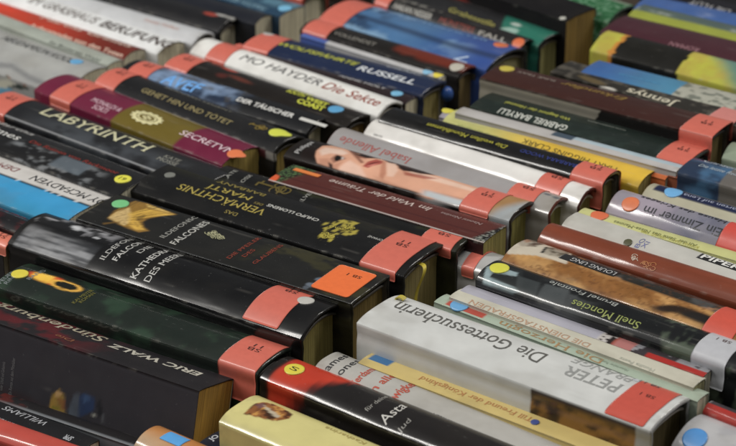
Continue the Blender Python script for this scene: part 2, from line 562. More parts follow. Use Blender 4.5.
# ------------------------------------------------------------------ the surface the books stand on
def make_table():
    bm = bmesh.new()
    bmesh.ops.create_cube(bm, size=1)
    for q in bm.verts: q.co = (q.co.x*1.9, q.co.y*1.9+0.15, q.co.z*0.03+TABLE_Z-0.0155)
    bmesh.ops.bevel(bm, geom=bm.edges[:], offset=0.004, segments=2, affect='EDGES')
    me = bpy.data.meshes.new('table_top'); bm.to_mesh(me); bm.free()
    m, nt, p = newmat('dark_table_wood')
    tc = nt.nodes.new('ShaderNodeTexCoord'); mp = nt.nodes.new('ShaderNodeMapping'); mp.inputs['Scale'].default_value = (2, 30, 2)
    nt.links.new(tc.outputs['Object'], mp.inputs['Vector'])
    n = nt.nodes.new('ShaderNodeTexNoise'); n.inputs['Scale'].default_value = 3; n.inputs['Detail'].default_value = 8
    nt.links.new(mp.outputs[0], n.inputs['Vector'])
    cr = nt.nodes.new('ShaderNodeValToRGB')
    cr.color_ramp.elements[0].color = (0.02, 0.014, 0.01, 1); cr.color_ramp.elements[1].color = (0.07, 0.05, 0.035, 1)
    nt.links.new(n.outputs[0], cr.inputs[0]); nt.links.new(cr.outputs[0], p.inputs['Base Color'])
    o = link('table_top', me, m); o['kind'] = 'structure'
make_table()

# ------------------------------------------------------------------ painted covers
def speck(scale, amt, seed=1):
    def f(s, X, V, C):
        n = fbm(X*scale, V*s.S*scale, seed)
        return np.clip(C*(1+amt*(n[:, None]-0.5)*2), 0, 1)
    return f
def bands(*bs):
    """(v0, v1, colour) lengthwise stripes"""
    def f(s, X, V, C):
        for v0, v1, c in bs:
            m = smooth(v0-0.01, v0+0.01, V)*smooth(v1+0.01, v1-0.01, V)
            C = mix(C, lin(c)*np.ones_like(C), m)
        return C
    return f
def xband(s, X, V, C, p0, p1, c, soft=0.001, vr=(-9, 9), skew=0.0):
    x0 = s.loc(*p0)[0]; x1 = s.loc(*p1)[0]
    XX = X+skew*(V-0.5)*s.S
    m = smooth(x0-soft, x0+soft, XX)*smooth(x1+soft, x1-soft, XX)*(V >= vr[0])*(V <= vr[1])
    return mix(C, lin(c)*np.ones_like(C), m)

# ================================================================== FIRST ROW, top left of the photograph
def p_gun(s, X, V, C):
    n = fbm(X*60, V*s.S*60, 3)
    C = mix(C, lin('8c8f92')*np.ones_like(C), 0.5*n)
    C = mix(C, lin('77777a')*np.ones_like(C), 0.45*smooth(0.35, -0.3, V))
    O, K = (0, 50), 9.92
    P = lambda C, pts, c, soft=.5, amt=1.0: s.poly(X, V, C, O, K, pts, c, soft, amt)
    C = P(C, [(-100, 60), (120, 110), (300, 200), (560, 300), (540, 320), (260, 210), (100, 130), (-100, 90)], '6f7173', 1.4, .7)
    C = P(C, [(-60, 300), (80, 290), (150, 340), (60, 400), (-60, 400)], 'cfcdb8', 2.0, .8)
    C = P(C, [(60, 150), (110, 186), (200, 245), (312, 328), (297, 357), (240, 352), (190, 292), (130, 238), (62, 196)], '7e4f36')
    C = P(C, [(94, 220), (128, 236), (112, 292), (84, 284)], '8a5a40')
    C = P(C, [(48, 150), (76, 164), (74, 198), (50, 186)], '5a6058')
    C = P(C, [(200, 262), (300, 335), (290, 350), (240, 340)], '96402c', .6, .8)
    C = P(C, [(78, 362), (200, 334), (244, 356), (300, 400), (120, 376)], '20302c')
    C = P(C, [(-60, 375), (90, 380), (120, 400), (-60, 440)], '4f9cc4', .8)
    return C
B = Book('grey-white book with black lettering and a blue dot, front cover showing a brown gun', (0, 74), (64, 97), (106, 66), 0, .187, 'L',
         rise=.012, p=2.0, hard=False, color='a9aaa6', dx=.001, paint=p_gun, mat='film')
B.text('NEUDAMSON KOOZ', (6, 41), (74, 67), 7, c='1e2226', mode='up', bold=0.02, shear=.2, dv=0)
B.dot(77, 66, 10, '5aa6d8')
B = Book('thin pale green book between the grey gun book and the orange-red one', (0, 25), (107, 66), (123, 60), 0, .187, 'L',
         hard=False, color='a3aaa0', rise=.0015, paint=speck(70, .12))
B.text('Im finsteren Wald', (48, 46), (98, 62), 3.2, c='4f544e', serif=True)
def p_grimes(s, X, V, C):
    x1 = s.loc(62, 35)[0]
    C = mix(C, lin('6e2317')*np.ones_like(C), smooth(x1-.03, x1+.05, X))
    x2 = s.loc(8, 14)[0]
    C = mix(C, lin('e23a16')*np.ones_like(C), .8*smooth(x2+.03, x2-.02, X)*smooth(.2, .5, V))
    return C
B = Book('glossy orange-red book fading to brown with white script title, top left', (0, 19), (123, 60), (150, 51), 0.0, .187, 'L',
         rise=.004, hard=False, color='b8371d', paint=p_grimes)
B.text('Martha Grimes', (42, 18), (132, 48), 5.4, c='e3c9b9', mode='up', serif=True, shear=.2, bold=.02, dv=0)
B.text('Auferstanden von den Toten', (31, 23), (122, 55), 3.4, c='d9b6a2', mode='up', serif=True, name='subtitle', shear=.1, bold=.02, dv=0)
B = Book('bright white book with large brown picture-filled capitals, top left', (10, 5), (157, 54), (190, 44), 0.05, .195, 'L',
         rise=.004, hard=False, color='e2e4e4')
B.text('IM GRASHAUS', (33, 0), (96, 23), 9, c='4a3226', mode='up', bold=.012, serif=True)
B.text('BERUFUNG', (104, 24), (172, 47), 9.5, c='3c2a20', mode='up', bold=.02, serif=True, name='author_name')
def p_swirl(s, X, V, C):
    x0, v0 = s.v(150, 8)
    dx = (X-x0)*1000; dy = (V-v0)*s.S*1000
    r = np.hypot(dx/3.0, dy)
    C = mix(C, lin('7d8085')*np.ones_like(C), .7*smooth(2.2, 0, np.abs(r-9))+.6*smooth(1.5, 0, np.abs(r-4)))
    return C
B = Book('shiny white book with a grey swirl and faint red script', (38, 0), (192, 44), (222, 36), 0.2, .19, 'L',
         rise=.005, hard=True, color='c3c5c8', paint=p_swirl)
B.text('Franziska Wolffheim', (146, 20), (178, 31), 4, c='c9a59c', mode='up', shear=.3)
def p_z6(s, X, V, C):
    C = s.blobs(X, V, [(211, 16, 7, 3, 'a23a2a', .5), (222, 17, 6, 2, 'b8b8b4', .5), (232, 20, 6, 2.4, 'a8a8a4', .5)], C)
    return C
B = Book('black book with a small red and white mark, behind the white swirl book', (105, 0), (218, 32), (253, 23), 0.3, .19, 'L',
         rise=.006, color='1b1b1e', paint=p_z6)
B = Book('dark brown-black book with brown page ends, between the black one and the teal one', (150, -4), (255, 24), (277, 16), 0.3, .19, 'L',
         rise=.003, color='1d2029', hard=False)
def p_teal(s, X, V, C):
    n = fbm(X*70, V*s.S*90, 8)
    C = mix(C, lin('5b8aa0')*np.ones_like(C), .8*smooth(.4, .75, n)*smooth(.2, .6, V))
    return C
B = Book('dark teal-blue book with faint pale lettering and a light blue dot on its end', (160, -18), (279, 17), (303, 5), 0.3, .19, 'L',
         rise=.002, color='1f3f58', paint=p_teal, hard=False)
B.text('DIE RACHE DER WOLFSFRAU', (205, -4), (268, 8), 5, c='7fa6b8', mode='up', dv=2)
B.dot(285, 9, 11, '6fb6dc')
B = Book('dark red book with a whitish end, far back at the top edge', (230, -22), (302, 0), (330, -10), 0.3, .19, 'L',
         rise=.004, color='8c2e1e')
B.sticker(292, -6, 22)
B.patch('paper_tab', B.L-.016, B.L-.006, B.S*.1, B.S*.7, 'b9aca0')
B = Book('black novel with a pale worn edge at the very top of the photograph', (330, -30), (392, -12), (420, -24), 0.2, .19, 'L', rise=.004, color='26221f')

# ================================================================== SECOND ROW
B = Book('dark paperback with an orange-pink end label, lowest at the left edge', (-40, 232), (2, 247), (10, 236), -1.0, .187, 'L', rise=.003, color='1b1a1c', hard=False)
B.sticker(-3, 240, 20, c='d97258')
def p_redtxt(s, X, V, C):
    n = fbm(X*120, V*s.S*140, 4)
    return mix(C, lin('4c1216')*np.ones_like(C), .5*smooth(.5, .7, n))
B = Book('black paperback with small red lettering just below the blue and white book', (-30, 214), (30, 238), (46, 226), -0.6, .187, 'L', rise=.003, color='17161a', hard=False, paint=p_redtxt)
B.text('NORA ROBERTS', (-12, 202), (29, 217), 3.6, c='8a1e22', mode='down', dv=2)

def p_mcf(s, X, V, C):
    wob = 0.03*(vnoise(X*500, V*0, 3)-.5)
    blue = lin('2a96cc')*np.ones_like(C)
    teal = lin('1f7f98')*np.ones_like(C)
    b = mix(blue, teal, smooth(.3, -.2, V)*.8)
    C = mix(C, b, V+wob < .50)
    dash = (np.abs(V-.50) < .017) & (vnoise(X*420, 0*V, 2) > .28)
    C = mix(C, lin('16222c')*np.ones_like(C), dash)
    return C
B = Book('book split lengthwise into white and bright sky blue, black capitals on the white', (0, 203), (62, 226), (116, 197), -0.1, .187, 'L',
         rise=.004, color='c9c6c2', paint=p_mcf, hard=False, p=3)
B.text('DEM', (0, 165), (17, 172), 6, c='7c2a2c', mode='down', bold=.02)
B.text('ROY MCFADYEN', (33, 178), (112, 208), 6.8, c='22242a', mode='down', bold=.0, name='author_name', serif=True)
def p_ruinen(s, X, V, C):
    n = fbm(X*130, V*s.S*200, 11)
    x0, x1 = s.loc(12, 140)[0], s.loc(100, 180)[0]
    m = smooth(x0, x0+.01, X)*smooth(x1+.004, x1-.01, X)*smooth(.62, .40, V)
    C = mix(C, lin('7c8084')*np.ones_like(C), m*.8*smooth(.5, .72, n))
    xa, xb = s.loc(62, 156)[0], s.loc(89, 170)[0]
    m = smooth(xa, xa+.004, X)*smooth(xb+.001, xb-.001, X)*smooth(.12, .16, V)*smooth(.58, .5, V)
    C = mix(C, lin('5d6770')*np.ones_like(C), m*.85)
    return C
B = Book('black crime novel with white script author name, dark photo strip and yellow numbered dot', (0, 153), (117, 197), (137, 171), 0.2, .187, 'L',
         rise=.003, color='18181a', paint=p_ruinen, hard=False)
B.text('Martha', (-6, 119), (35, 134), 5.0, c='b9b9b6', mode='up', serif=True, name='author_name', shear=.15, dv=2.5)
B.text('Grimes', (-20, 124), (22, 139), 6.5, c='d8d8d4', mode='up', serif=True, name='author_name', shear=.1, dv=-1)
B.text('Die Ruinen von Rackmoor', (34, 141), (116, 176), 3.8, c='8e2a20', mode='up', serif=True)
B.dot(123, 180.5, 11.5, 'dcd81f', txt='19')
def p_lab(s, X, V, C):
    n = fbm(X*45, V*s.S*60, 21)
    C = mix(C, lin('4a4f55')*np.ones_like(C), .75*smooth(.35, .7, n)*smooth(.72, .15, V)*smooth(.02, .09, X))
    x, v = X*1000, V
    C = mix(C, lin('121418')*np.ones_like(C), smooth(.6, .75, V)*.6)
    C = mix(C, lin('8b8d90')*np.ones_like(C), .8*(np.abs(V-.03) < .016))
    return C
B = Book('black book with big cream capitals LABYRINTH above a misty grey picture', (-15, 109), (203, 190), (224, 168), 0.3,
         rise=.004, color='1e1f22', paint=p_lab, hard=True)
B.sticker(12, 100, 24, txt='SB\n11')
B.text('LABYRINTH', (43, 112), (152, 150), 10.5, c='c9c6a0', mode='up', serif=True, bold=.004)
B.text('KATE\nMOSSE', (158, 159), (182, 164), 3.4, c='8f8f84', mode='up', name='author_name', serif=True)
def p_secr(s, X, V, C):
    x0, x1 = s.loc(113, 116)[0], s.loc(176, 140)[0]
    C = mix(C, lin('6a5a12')*np.ones_like(C), smooth(x0-.0012, x0+.0005, X)*smooth(x1+.0012, x1-.0005, X)*smooth(-.35, -.3, V))
    return C
B = Book('wine-red book with an olive band and cream crest between two white words', (34, 90), (222, 165), (271, 151), 0.4,
         rise=.004, color='6d1638', paint=p_secr, hard=False, pages='7d6a2c')
B.sticker(64, 95, 22)
B.text('MONALDI &\nSORTI', (88, 102), (120, 112), 4.2, c='d9b9c4', mode='up', name='author_name', serif=True)
B.text('SECRETVM', (180, 134), (236, 153), 5.6, c='e0c8d0', mode='up', serif=True)
B.dot(235, 155, 11, 'e0743c', drip=0.1)
# crest: a ring of scrolls round a small shield
def crest(B, px, py, r, c, name='emblem', seed=1):
    X0, A0 = B.loc(px, py); r /= 1000
    bm = bmesh.new()
    n = 96
    rng = np.random.RandomState(seed)
    def ring(rx0, ry0, rx1, ry1, cx=0, cy=0, lob=0, amp=0, m=n, z=0.0):
        vs = []
        for i in range(m):
            a = 2*math.pi*i/m
            k = 1+amp*math.sin(lob*a+seed)
            for rx, ry in ((rx0, ry0), (rx1*k, ry1*k)):
                X, A = X0+cx+rx*math.cos(a), A0+cy+ry*math.sin(a)
                p = B.map(np.array([X]), np.array([A]), 0.0002+z)[0]
                vs.append(bm.verts.new(p))
        for i in range(m):
            a, b = 2*i, 2*((i+1) % m)
            bm.faces.new((vs[a], vs[a+1], vs[b+1], vs[b]))
    ring(r*1.05, r*.50, r*1.5, r*.78, lob=14, amp=.09)
    ring(r*.75, r*.36, r*.95, r*.45, z=.00004, lob=9, amp=.04)
    for dx, dy in ((-.3, 0), (.3, 0), (0, .16), (0, -.16)):
        ring(r*.02, r*.02, r*.17, r*.12, r*dx, r*dy, lob=5, amp=.15, m=20)
    me = bpy.data.meshes.new(name); bm.to_mesh(me); bm.free()
    return link(name, me, ink(c, .3), B.root)
crest(B, 147, 119, 9.5, 'd4cd98')
def p_gehet(s, X, V, C):
    n = vnoise(X*230, V*0, 5)
    n2 = vnoise(X*170, V*0, 9)
    x0 = s.loc(160, 110)[0]
    m = smooth(x0, x0+.02, X)*(V < -.02)*(V > -.22)
    col = np.where((n > .62)[:, None], lin('a9a5a0'), np.where((n2 > .55)[:, None], lin('2c4470'), lin('5a2430')))
    return mix(C, col, m*.8)
B = Book('black book with gold capitals, small gold key and a dripping yellow dot', (95, 83), (273, 152), (301, 136), 0.7,
         rise=.005, color='1a1a1c', paint=p_gehet, pages='6e5c28')
B.sticker(112, 79, 21, txt='SB\n11')
B.text('GEHET HIN UND TÖTET', (141, 91), (234, 123), 4.4, c='9c8e5c', mode='up', serif=True, dv=-.5)
B.text('BERNARD LEGENT', (160, 91), (230, 115), 2.4, c='7d7a6c', mode='up', name='author_name', dv=4.5)
B.dot(278, 134.5, 13, 'cfd628', drip=0.2)
def key(B, px, py, L, c, seed=0, flip=1):
    X0, A0 = B.loc(px, py); L /= 1000
    bm = bmesh.new()
    def strip(pts, wd, closed=False):
        vs = []
        m = len(pts)
        for i, (x, a) in enumerate(pts):
            x1, a1 = pts[(i+1) % m] if (closed or i < m-1) else pts[i]
            x0, a0 = pts[i-1] if (closed or i > 0) else pts[i]
            tx, ta = x1-x0, a1-a0; l = math.hypot(tx, ta)+1e-9
            for sg in (1, -1):
                p = B.map(np.array([X0+(x-ta/l*wd*sg)*1.0]), np.array([A0+a+tx/l*wd*sg]), 0.0002)[0]
                vs.append(bm.verts.new(p))
        for i in range(m if closed else m-1):
            a, b = 2*i, 2*((i+1) % m)
            bm.faces.new((vs[a], vs[a+1], vs[b+1], vs[b]))
    for cx, cy in ((.0, .13), (.0, -.13), (.13, 0), (.28, 0)):
        strip([((cx+.13*math.cos(a))*L, (cy+.13*math.sin(a))*L) for a in np.linspace(0, 2*math.pi, 25)[:-1]], .022*L, True)
    strip([(-.12*L, 0), (-.6*L, 0)], .03*L)
    strip([(-.5*L, 0), (-.5*L, .14*L)], .03*L); strip([(-.58*L, 0), (-.58*L, -.14*L)], .03*L)
    me = bpy.data.meshes.new('emblem'); bm.to_mesh(me); bm.free()
    link('emblem', me, ink(c, .3), B.root)
key(B, 260, 129, 15, '8a7424')
def p_avef(s, X, V, C):
    x0, x1 = s.loc(140, 80)[0], s.loc(232, 112)[0]
    n = fbm(X*60, V*s.S*80, 31); n2 = fbm(X*110, V*s.S*160, 32)
    m = smooth(x0-.002, x0, X)*smooth(x1+.008, x1-.014, X)*smooth(-.3, 0, V)
    col = mix(lin('1d2c44')*np.ones_like(C), lin('7d98bc')*np.ones_like(C), smooth(.35, .72, n))
    col = mix(col, lin('49443f')*np.ones_like(C), smooth(.55, .7, n2)*.6)
    return mix(C, col, m)
B = Book('black book with stormy blue picture and glowing blue capitals at its left end', (118, 74), (306, 133), (342, 122), 0.7,
         rise=.005, color='17181b', paint=p_avef)
B.sticker(140, 72, 20, txt='SB\n11')
B.text('AVEF', (163, 79), (203, 89), 10, c='64a8ec', mode='up', bold=.02, shear=.1)
B.text('DER TÄUSCHER', (238, 100), (295, 117), 4.2, c='d6d6d2', mode='up', bold=.03, name='subtitle', dv=-.6)
B.patch('printed_bar', B.loc(300, 0)[0]-0 if False else B.loc(300, 119.5)[0], B.loc(327, 127.5)[0], B.loc(313, 123.5)[1]-.0017, B.loc(313, 123.5)[1]+.0017, 'c9c9c4', off=.0002, corner=.0003)
def p_west(s, X, V, C):
    C = s.blobs(X, V, [(230, 70, 8, 2.6, 'a8341c', .8, -5), (240, 80, 12, 2.5, '5a2a1e', .9, -5), (222, 76, 5, 3, '50201a', .9)], C)
    return C
B = Book('dark book with bold yellow brush lettering and a blue dot beside a white spine', (166, 66), (345, 127), (368, 114), 0.8,
         rise=.003, color='1c1714', paint=p_west, pages='6f5a30')
B.sticker(186, 62, 23, txt='SB\n11')
B.text('TALKING\nSOUTH', (285, 90), (310, 97), 4.6, c='b9bd1e', mode='up', bold=.05, name='subtitle', dv=2, shear=-.3)
B.text('WEST\nCOAST', (298, 101), (330, 107), 4.8, c='c6ca20', mode='up', bold=.05, dv=0, shear=-.3)
B.dot(336, 110.5, 11.5, '4f9fd0')
B = Book('white spine with thin black capitals and brown-red script title Die Sekte', (190, 52), (377, 116), (406, 104), 0.9,
         rise=.006, hard=True, color='e2e2de', pages='7c6c48', p=2.0)
B.sticker(215, 55, 20, txt='')
B.text('MO HAYDER', (241, 58), (322, 84), 6.4, c='3c3c3e', mode='up', shear=.25, name='author_name')
B.text('Die Sekte', (323, 86), (382, 104), 7.2, c='93402c', mode='up', shear=.3, bold=.01)
B = Book('thin dark maroon book with tiny white name and a light blue dot', (226, 51), (405, 104), (418, 96), 0.5,
         rise=.001, hard=False, color='271a1c')
B.sticker(240, 50, 18, txt='')
B.text('ANNE HOLT', (339, 75.5), (386, 89), 2.8, c='b5b5b5', mode='up', bold=.03, name='author_name')
B.dot(397, 94, 9, '6fb6dc')
B = Book('navy blue book with yellow capitals followed by large white capitals', (245, 47), (421, 95), (447, 81), 0.9,
         rise=.0025, color='182646', pages='6f6538', hard=True)
B.sticker(266, 42, 24, txt='')
B.text('WOLFSFÄHRTE', (284, 42), (361, 64), 5.2, c='b8bc28', mode='up', bold=.02, shear=.2, dv=-4.5)
B.text('RUSSELL', (361, 67), (418, 82), 6.6, c='d5dade', mode='up', bold=.02, name='author_name', shear=.1, dv=-3)
B.text('CRAIG', (385, 66), (420, 75), 3.6, c='aeb6c0', mode='up', bold=.02, name='author_name', dv=2.0)
B.dot(274, 31, 9, 'b9b9b6')
def p_thin12(s, X, V, C):
    x0 = s.loc(326, 42)[0]
    return mix(C, lin('4a62a8')*np.ones_like(C), (X < x0))
B = Book('thin white spine with a blue start and yellow dot, next to the navy one', (300, 36), (440, 79), (452, 71), 0.95,
         rise=.001, hard=False, color='b9b9ba', thick=7, paint=p_thin12)
B.dot(437, 76, 9, 'dccb20')
B.dot(425, 76, 8, '7fb7d8')
# blue bead of a bookmark hanging from its end
def bead(B):
    bm = bmesh.new(); bmesh.ops.create_uvsphere(bm, u_segments=20, v_segments=12, radius=.0048)
    for q in bm.verts: q.co.z *= 1.25
    for f in bm.faces: f.smooth = True
    me = bpy.data.meshes.new('bookmark_bead'); bm.to_mesh(me); bm.free()
    o = link('bookmark_bead', me, ink('1d4f9c', .6), B.root)
    o.location = (B.L+.004, B.t*.5, B.h-.013)
bead(B)
def p_wilt(s, X, V, C):
    x0 = s.loc(392, 50)[0]
    n = fbm(X*60, V*s.S*60, 41)
    return mix(C, lin('6a2412')*np.ones_like(C), smooth(x0-.004, x0+.004, X)*smooth(.25, .45, V+n*.2)*smooth(.95, .8, V))
B = Book('black book turning rusty red towards its right end, pale round sticker on it', (300, 30), (457, 77), (479, 67), 0.9,
         rise=.004, color='191615', paint=p_wilt, pages='6a5a34')
B.sticker(316, 30, 24, txt='')
B.text('VOLLENDET', (334, 33), (376, 45), 3.4, c='8f8c84', mode='up', name='title')
B.dot(457, 68, 11, 'b7b2a4')
def p_sky(s, X, V, C):
    n = fbm(X*35, V*s.S*55, 51); n2 = fbm(X*90, V*s.S*120, 52)
    x = X/s.L
    base = mix(lin('44719f')*np.ones_like(C), lin('304f94')*np.ones_like(C), smooth(.45, .85, x))
    col = mix(base, lin('83a8c6')*np.ones_like(C), .75*smooth(.5, .72, n)*smooth(.95, .6, x))
    col = mix(col, lin('23324e')*np.ones_like(C), .8*smooth(.12, 0, np.abs(V-.30-.02*np.sin(X*40))))
    col = mix(col, lin('1c2a44')*np.ones_like(C), .7*smooth(.5, .7, n2)*smooth(.35, .2, x))
    return col
B = Book('wide sky-blue book with clouds and a dark horizon line, orange dot near its end', (325, 22), (486, 70), (518, 47), 1.2,
         rise=.006, color='3565b0', paint=p_sky, pages='6f6a4a', rim='151821')
B.sticker(340, 14, 24, txt='')
B.text('THOMAS THIEMEYER', (358, 10), (486, 44), 3.8, c='7ba4cf', mode='up', name='author_name', dv=6.5, serif=True)
B.dot(501, 46.5, 11.5, 'd96f38')
B.text('7', (452, 58), (466, 60), 6, c='a8bcd8', mode='down', name='title', dv=0)
def p_15(s, X, V, C):
    x0 = s.loc(434, 22)[0]
    n = fbm(X*300, V*s.S*250, 61)
    C = mix(C, lin('77756f')*np.ones_like(C), .9*(X < x0)*smooth(.5, .62, n)*smooth(.3, .5, V))
    return C
B = Book('charcoal book with white and rust lettering, orange dot, behind the sky-blue book', (372, 2), (519, 49), (536, 42), 1.1,
         rise=.005, color='211f20', paint=p_15, pages='6a6440', rim='141414')
B.sticker(381, 1, 14, txt='')
B.text('HAKAN NESSER', (392, 7), (430, 18), 4.4, c='a4a29a', mode='up', name='author_name', bold=.03, serif=True)
B.text('MÜNSTERS', (438, 20), (472, 31), 4.4, c='8c3020', mode='up', bold=.03)
B.text('FALL', (478, 31), (508, 39), 3.6, c='9a968c', mode='up', name='subtitle', bold=.02)
B.dot(517, 43, 10, 'd8662e')
def p_16(s, X, V, C):
    C = xband(s, X, V, C, (491, 31), (570, 52), '1f6e5c', skew=.6)
    C = s.blobs(X, V, [(508, 29, 9, 4, '8fb0a4', .3, 20), (516, 26, 5, 2.5, 'a9b9b0', .3)], C)
    return C
B = Book('charcoal book with a sea-green end and dull yellow lettering', (398, -4), (538, 46), (561, 34), 1.1,
         rise=.005, color='242426', paint=p_16, pages='69663c', rim='15171a')
B.text('Grabesstille', (446, 9), (498, 23), 4.2, c='a09a40', mode='up', serif=True, dv=1)
def p_17(s, X, V, C):
    return s.blobs(X, V, [(458, 2, 16, 5, '8c2a1c', .5, -8), (440, -3, 5, 4, 'b0a028', .5)], C)
B = Book('tall plain black book with brown pages standing highest of its row', (430, -22), (566, 21), (590, 6), 2.2,
         rise=.001, color='141315', paint=p_17, pages='5f4a18', hard=False, mat='matte')
B.dot(560, 46, 5, 'b9b9b0')
def p_18(s, X, V, C):
    n = vnoise(X*520, V*s.S*520, 71); n2 = fbm(X*60, V*s.S*60, 72)
    C = mix(C, lin('6f9a7c')*np.ones_like(C), .7*smooth(.55, .8, n))
    x0, x1 = s.loc(520, -8)[0], s.loc(612, 14)[0]
    C = mix(C, lin('8a9184')*np.ones_like(C), .9*smooth(.62, .66, V)*(X > x0)*(X < x1)*smooth(.3, .5, n2))
    return C
B = Book('green cloth-like speckled book with a dark rounded end, top right of centre', (466, -22), (608, 23), (632, 6), 2.0,
         rise=.007, color='1f5a34', paint=p_18, pages='4a4632', rim='26342b', mat='matte')

# ================================================================== THIRD ROW, far to near
def p_cloud(s, X, V, C):
    n = fbm(X*40, V*s.S*60, 81); x = X/s.L
    C = mix(C, lin('b3bccb')*np.ones_like(C), .85*smooth(.45, .6, n)*smooth(.2, .45, x))
    return C
B = Book('black glossy book with a white streak, furthest back in the top right corner', (664, -8), (760, 15), (770, 4), 2.2, .2, 'R',
         rise=.006, color='17171a')
B.patch('printed_bar', .03, .12, B.S*.45, B.S*.62, 'bdbdbd', off=.0002, corner=.0004)
B = Book('black book with grey-white lettering in the top right corner beside the cloudy blue one', (640, -4), (762, 29), (775, 14), 2.0, .2, 'R',
         rise=.004, color='1b1a20')
B.text('DIE FLUT', (690, 2), (730, 12), 5, c='a9a9aa', mode='down')
B = Book('book with blue sky and white clouds along its spine, top right', (632, 12), (760, 38), (775, 20), 2.0, .2, 'R',
         rise=.004, color='3d5f9c', paint=p_cloud)
def p_lime(s, X, V, C):
    n = fbm(X*90, V*s.S*90, 82)
    C = mix(C, lin('929b30')*np.ones_like(C), smooth(.46, .38, V+.05*n))
    C = mix(C, lin('b9bfb0')*np.ones_like(C), .7*smooth(.1, .0, np.abs(V-.48))*smooth(.45, .6, n))
    return C
B = Book('book half slate-green and half lime-yellow lengthwise, between the clouds and the maroon one', (624, 21), (760, 54), (775, 35), 2.1, .2, 'R',
         rise=.005, color='4f605c', paint=p_lime, hard=False)
B = Book('maroon book with faint pinkish lettering and a dark start, top right', (600, 32), (758, 70), (775, 50), 2.2, .2, 'R',
         rise=.002, color='46202a', side='8a6a68', hard=False)
B.text('DER SCHWARM\nROMAN', (652, 42), (712, 54), 5, c='a0747c', mode='down')
def p_yb(s, X, V, C):
    n = fbm(X*120, V*s.S*120, 91); w_ = .006*(n-.5)
    xs = [s.loc(*q)[0] for q in ((616, 47), (678, 65), (704, 74))]
    C = mix(C, lin('b8c02a')*np.ones_like(C), .6*smooth(.3, .7, n))
    C = mix(C, lin('c8741c')*np.ones_like(C), .8*((X > xs[0]-.004+w_) & (X < xs[0]+.003)))
    C = mix(C, lin('1a1915')*np.ones_like(C), (X > xs[0]+w_) & (X < xs[1]+w_))
    C = mix(C, lin('5c8478')*np.ones_like(C), smooth(xs[2]-.012, xs[2]+.012, X+(V-.5)*s.S*1.0+w_))
    return C
B = Book('yellow book with a wide black middle and a teal end, right of the maroon one', (590, 50), (757, 94), (770, 70), 2.1, .2, 'R',
         rise=.008, p=2.0, color='b3a436', paint=p_yb, hard=False)
def p_bw(s, X, V, C):
    n = fbm(X*220, V*s.S*220, 95)
    x0 = s.loc(671, 94)[0]
    C = mix(C, lin('4686a8')*np.ones_like(C), smooth(0, x0, X))
    C = mix(C, lin('a8a89a')*np.ones_like(C), (X > x0))
    C = mix(C, lin('5b6258')*np.ones_like(C), (X > x0)*.8*smooth(.5, .66, n))
    return C
B = Book('thin book half bright blue half mottled cream, beside the yellow-black one', (581, 72), (752, 115), (764, 101), 2.0, .2, 'R',
         rise=.001, color='3460a0', paint=p_bw, hard=False)
B.text('CAMERON VENTURA', (618, 74), (660, 84), 2.2, c='4a98c8', mode='down', name='author_name')
def p_jen(s, X, V, C):
    n = fbm(X*140, V*s.S*160, 98)
    C = mix(C, lin('58534a')*np.ones_like(C), .8*smooth(.5, .65, n))
    C = s.blobs(X, V, [(607, 88, 7, 3.2, 'c4c0b6', .4, 10), (592, 80, 12, 3, '5e5034', .6, -5)], C)
    return C
B = Book('dark mottled book with cream upside-down title Jennys', (550, 72), (752, 131), (764, 116), 1.9, .2, 'R',
         rise=.001, color='2b2823', paint=p_jen, hard=False)
B.text('Jennys', (627, 90), (676, 105), 7.2, c='c9c3ac', mode='down', serif=True, bold=.01)
B.sticker(727, 116, 20, c='c97a72', txt='')
def p_brn(s, X, V, C):
    x0 = s.loc(601, 112)[0]
    m = (V < -.01)
    C = mix(C, lin('8f8a7c')*np.ones_like(C), m*(X < x0+V*s.S*.5))
    C = mix(C, lin('151312')*np.ones_like(C), m*(X >= x0+V*s.S*.5))
    return C
B = Book('brown leather-look book with gold script and a wrap-round coral label, standing tall', (480, 78), (709, 137), (729, 121), 2.4,
         rise=.0012, color='3c1d17', paint=p_brn, pages='6b5e34')
B.sticker(703, 127, 25, a0=-.017, txt='SB\n11')
B.text('Erkundler', (560, 84), (627, 99), 5.6, c='94762a', mode='down', serif=True, shear=.25)
B.text('SUNE TRAX', (517, 72), (556, 81), 2.6, c='9c8f86', mode='down', name='author_name')
B.dot(507, 69, 11, 'c3b22c')
def p_bary(s, X, V, C):
    C = mix(C, lin('2c3a34')*np.ones_like(C), .5*smooth(.5, .7, fbm(X*60, V*s.S*60, 99)))
    return C
B = Book('dark green book with white and yellow upside-down lettering before the tall brown one', (470, 107), (687, 166), (706, 148), 1.5,
         rise=.002, color='1d2723', paint=p_bary, pages='6b6748')
B.sticker(683, 151, 23, a0=.0005, txt='SB\n11')
B.text('GABRIEL BARYLLI', (499, 110), (567, 128), 5.8, c='c3c6bd', mode='down', name='author_name', bold=.02, dv=0)
B.text('Wo beginnt der Himmel', (504, 104), (571, 120), 3.6, c='a9ac3c', mode='down', dv=.5, bold=.02)
B.text('GOLDMANNIA', (587, 121), (626, 131), 1.6, c='8f948c', mode='down', name='imprint', bold=.02)
def p_9a(s, X, V, C):
    x0, x1 = s.loc(552, 134)[0], s.loc(572, 140)[0]
    C = mix(C, lin('3f5060')*np.ones_like(C), (X > x0)*(X < x1)*(V > .3))
    C = mix(C, lin('9fbdcc')*np.ones_like(C), (X > x1)*(V > .45)*.7)
    return C
B = Book('thin white and pale blue book pressed against the dark green one', (455, 113), (676, 172), (687, 166), 1.4,
         rise=.001, color='b3b0ae', paint=p_9a, hard=False)
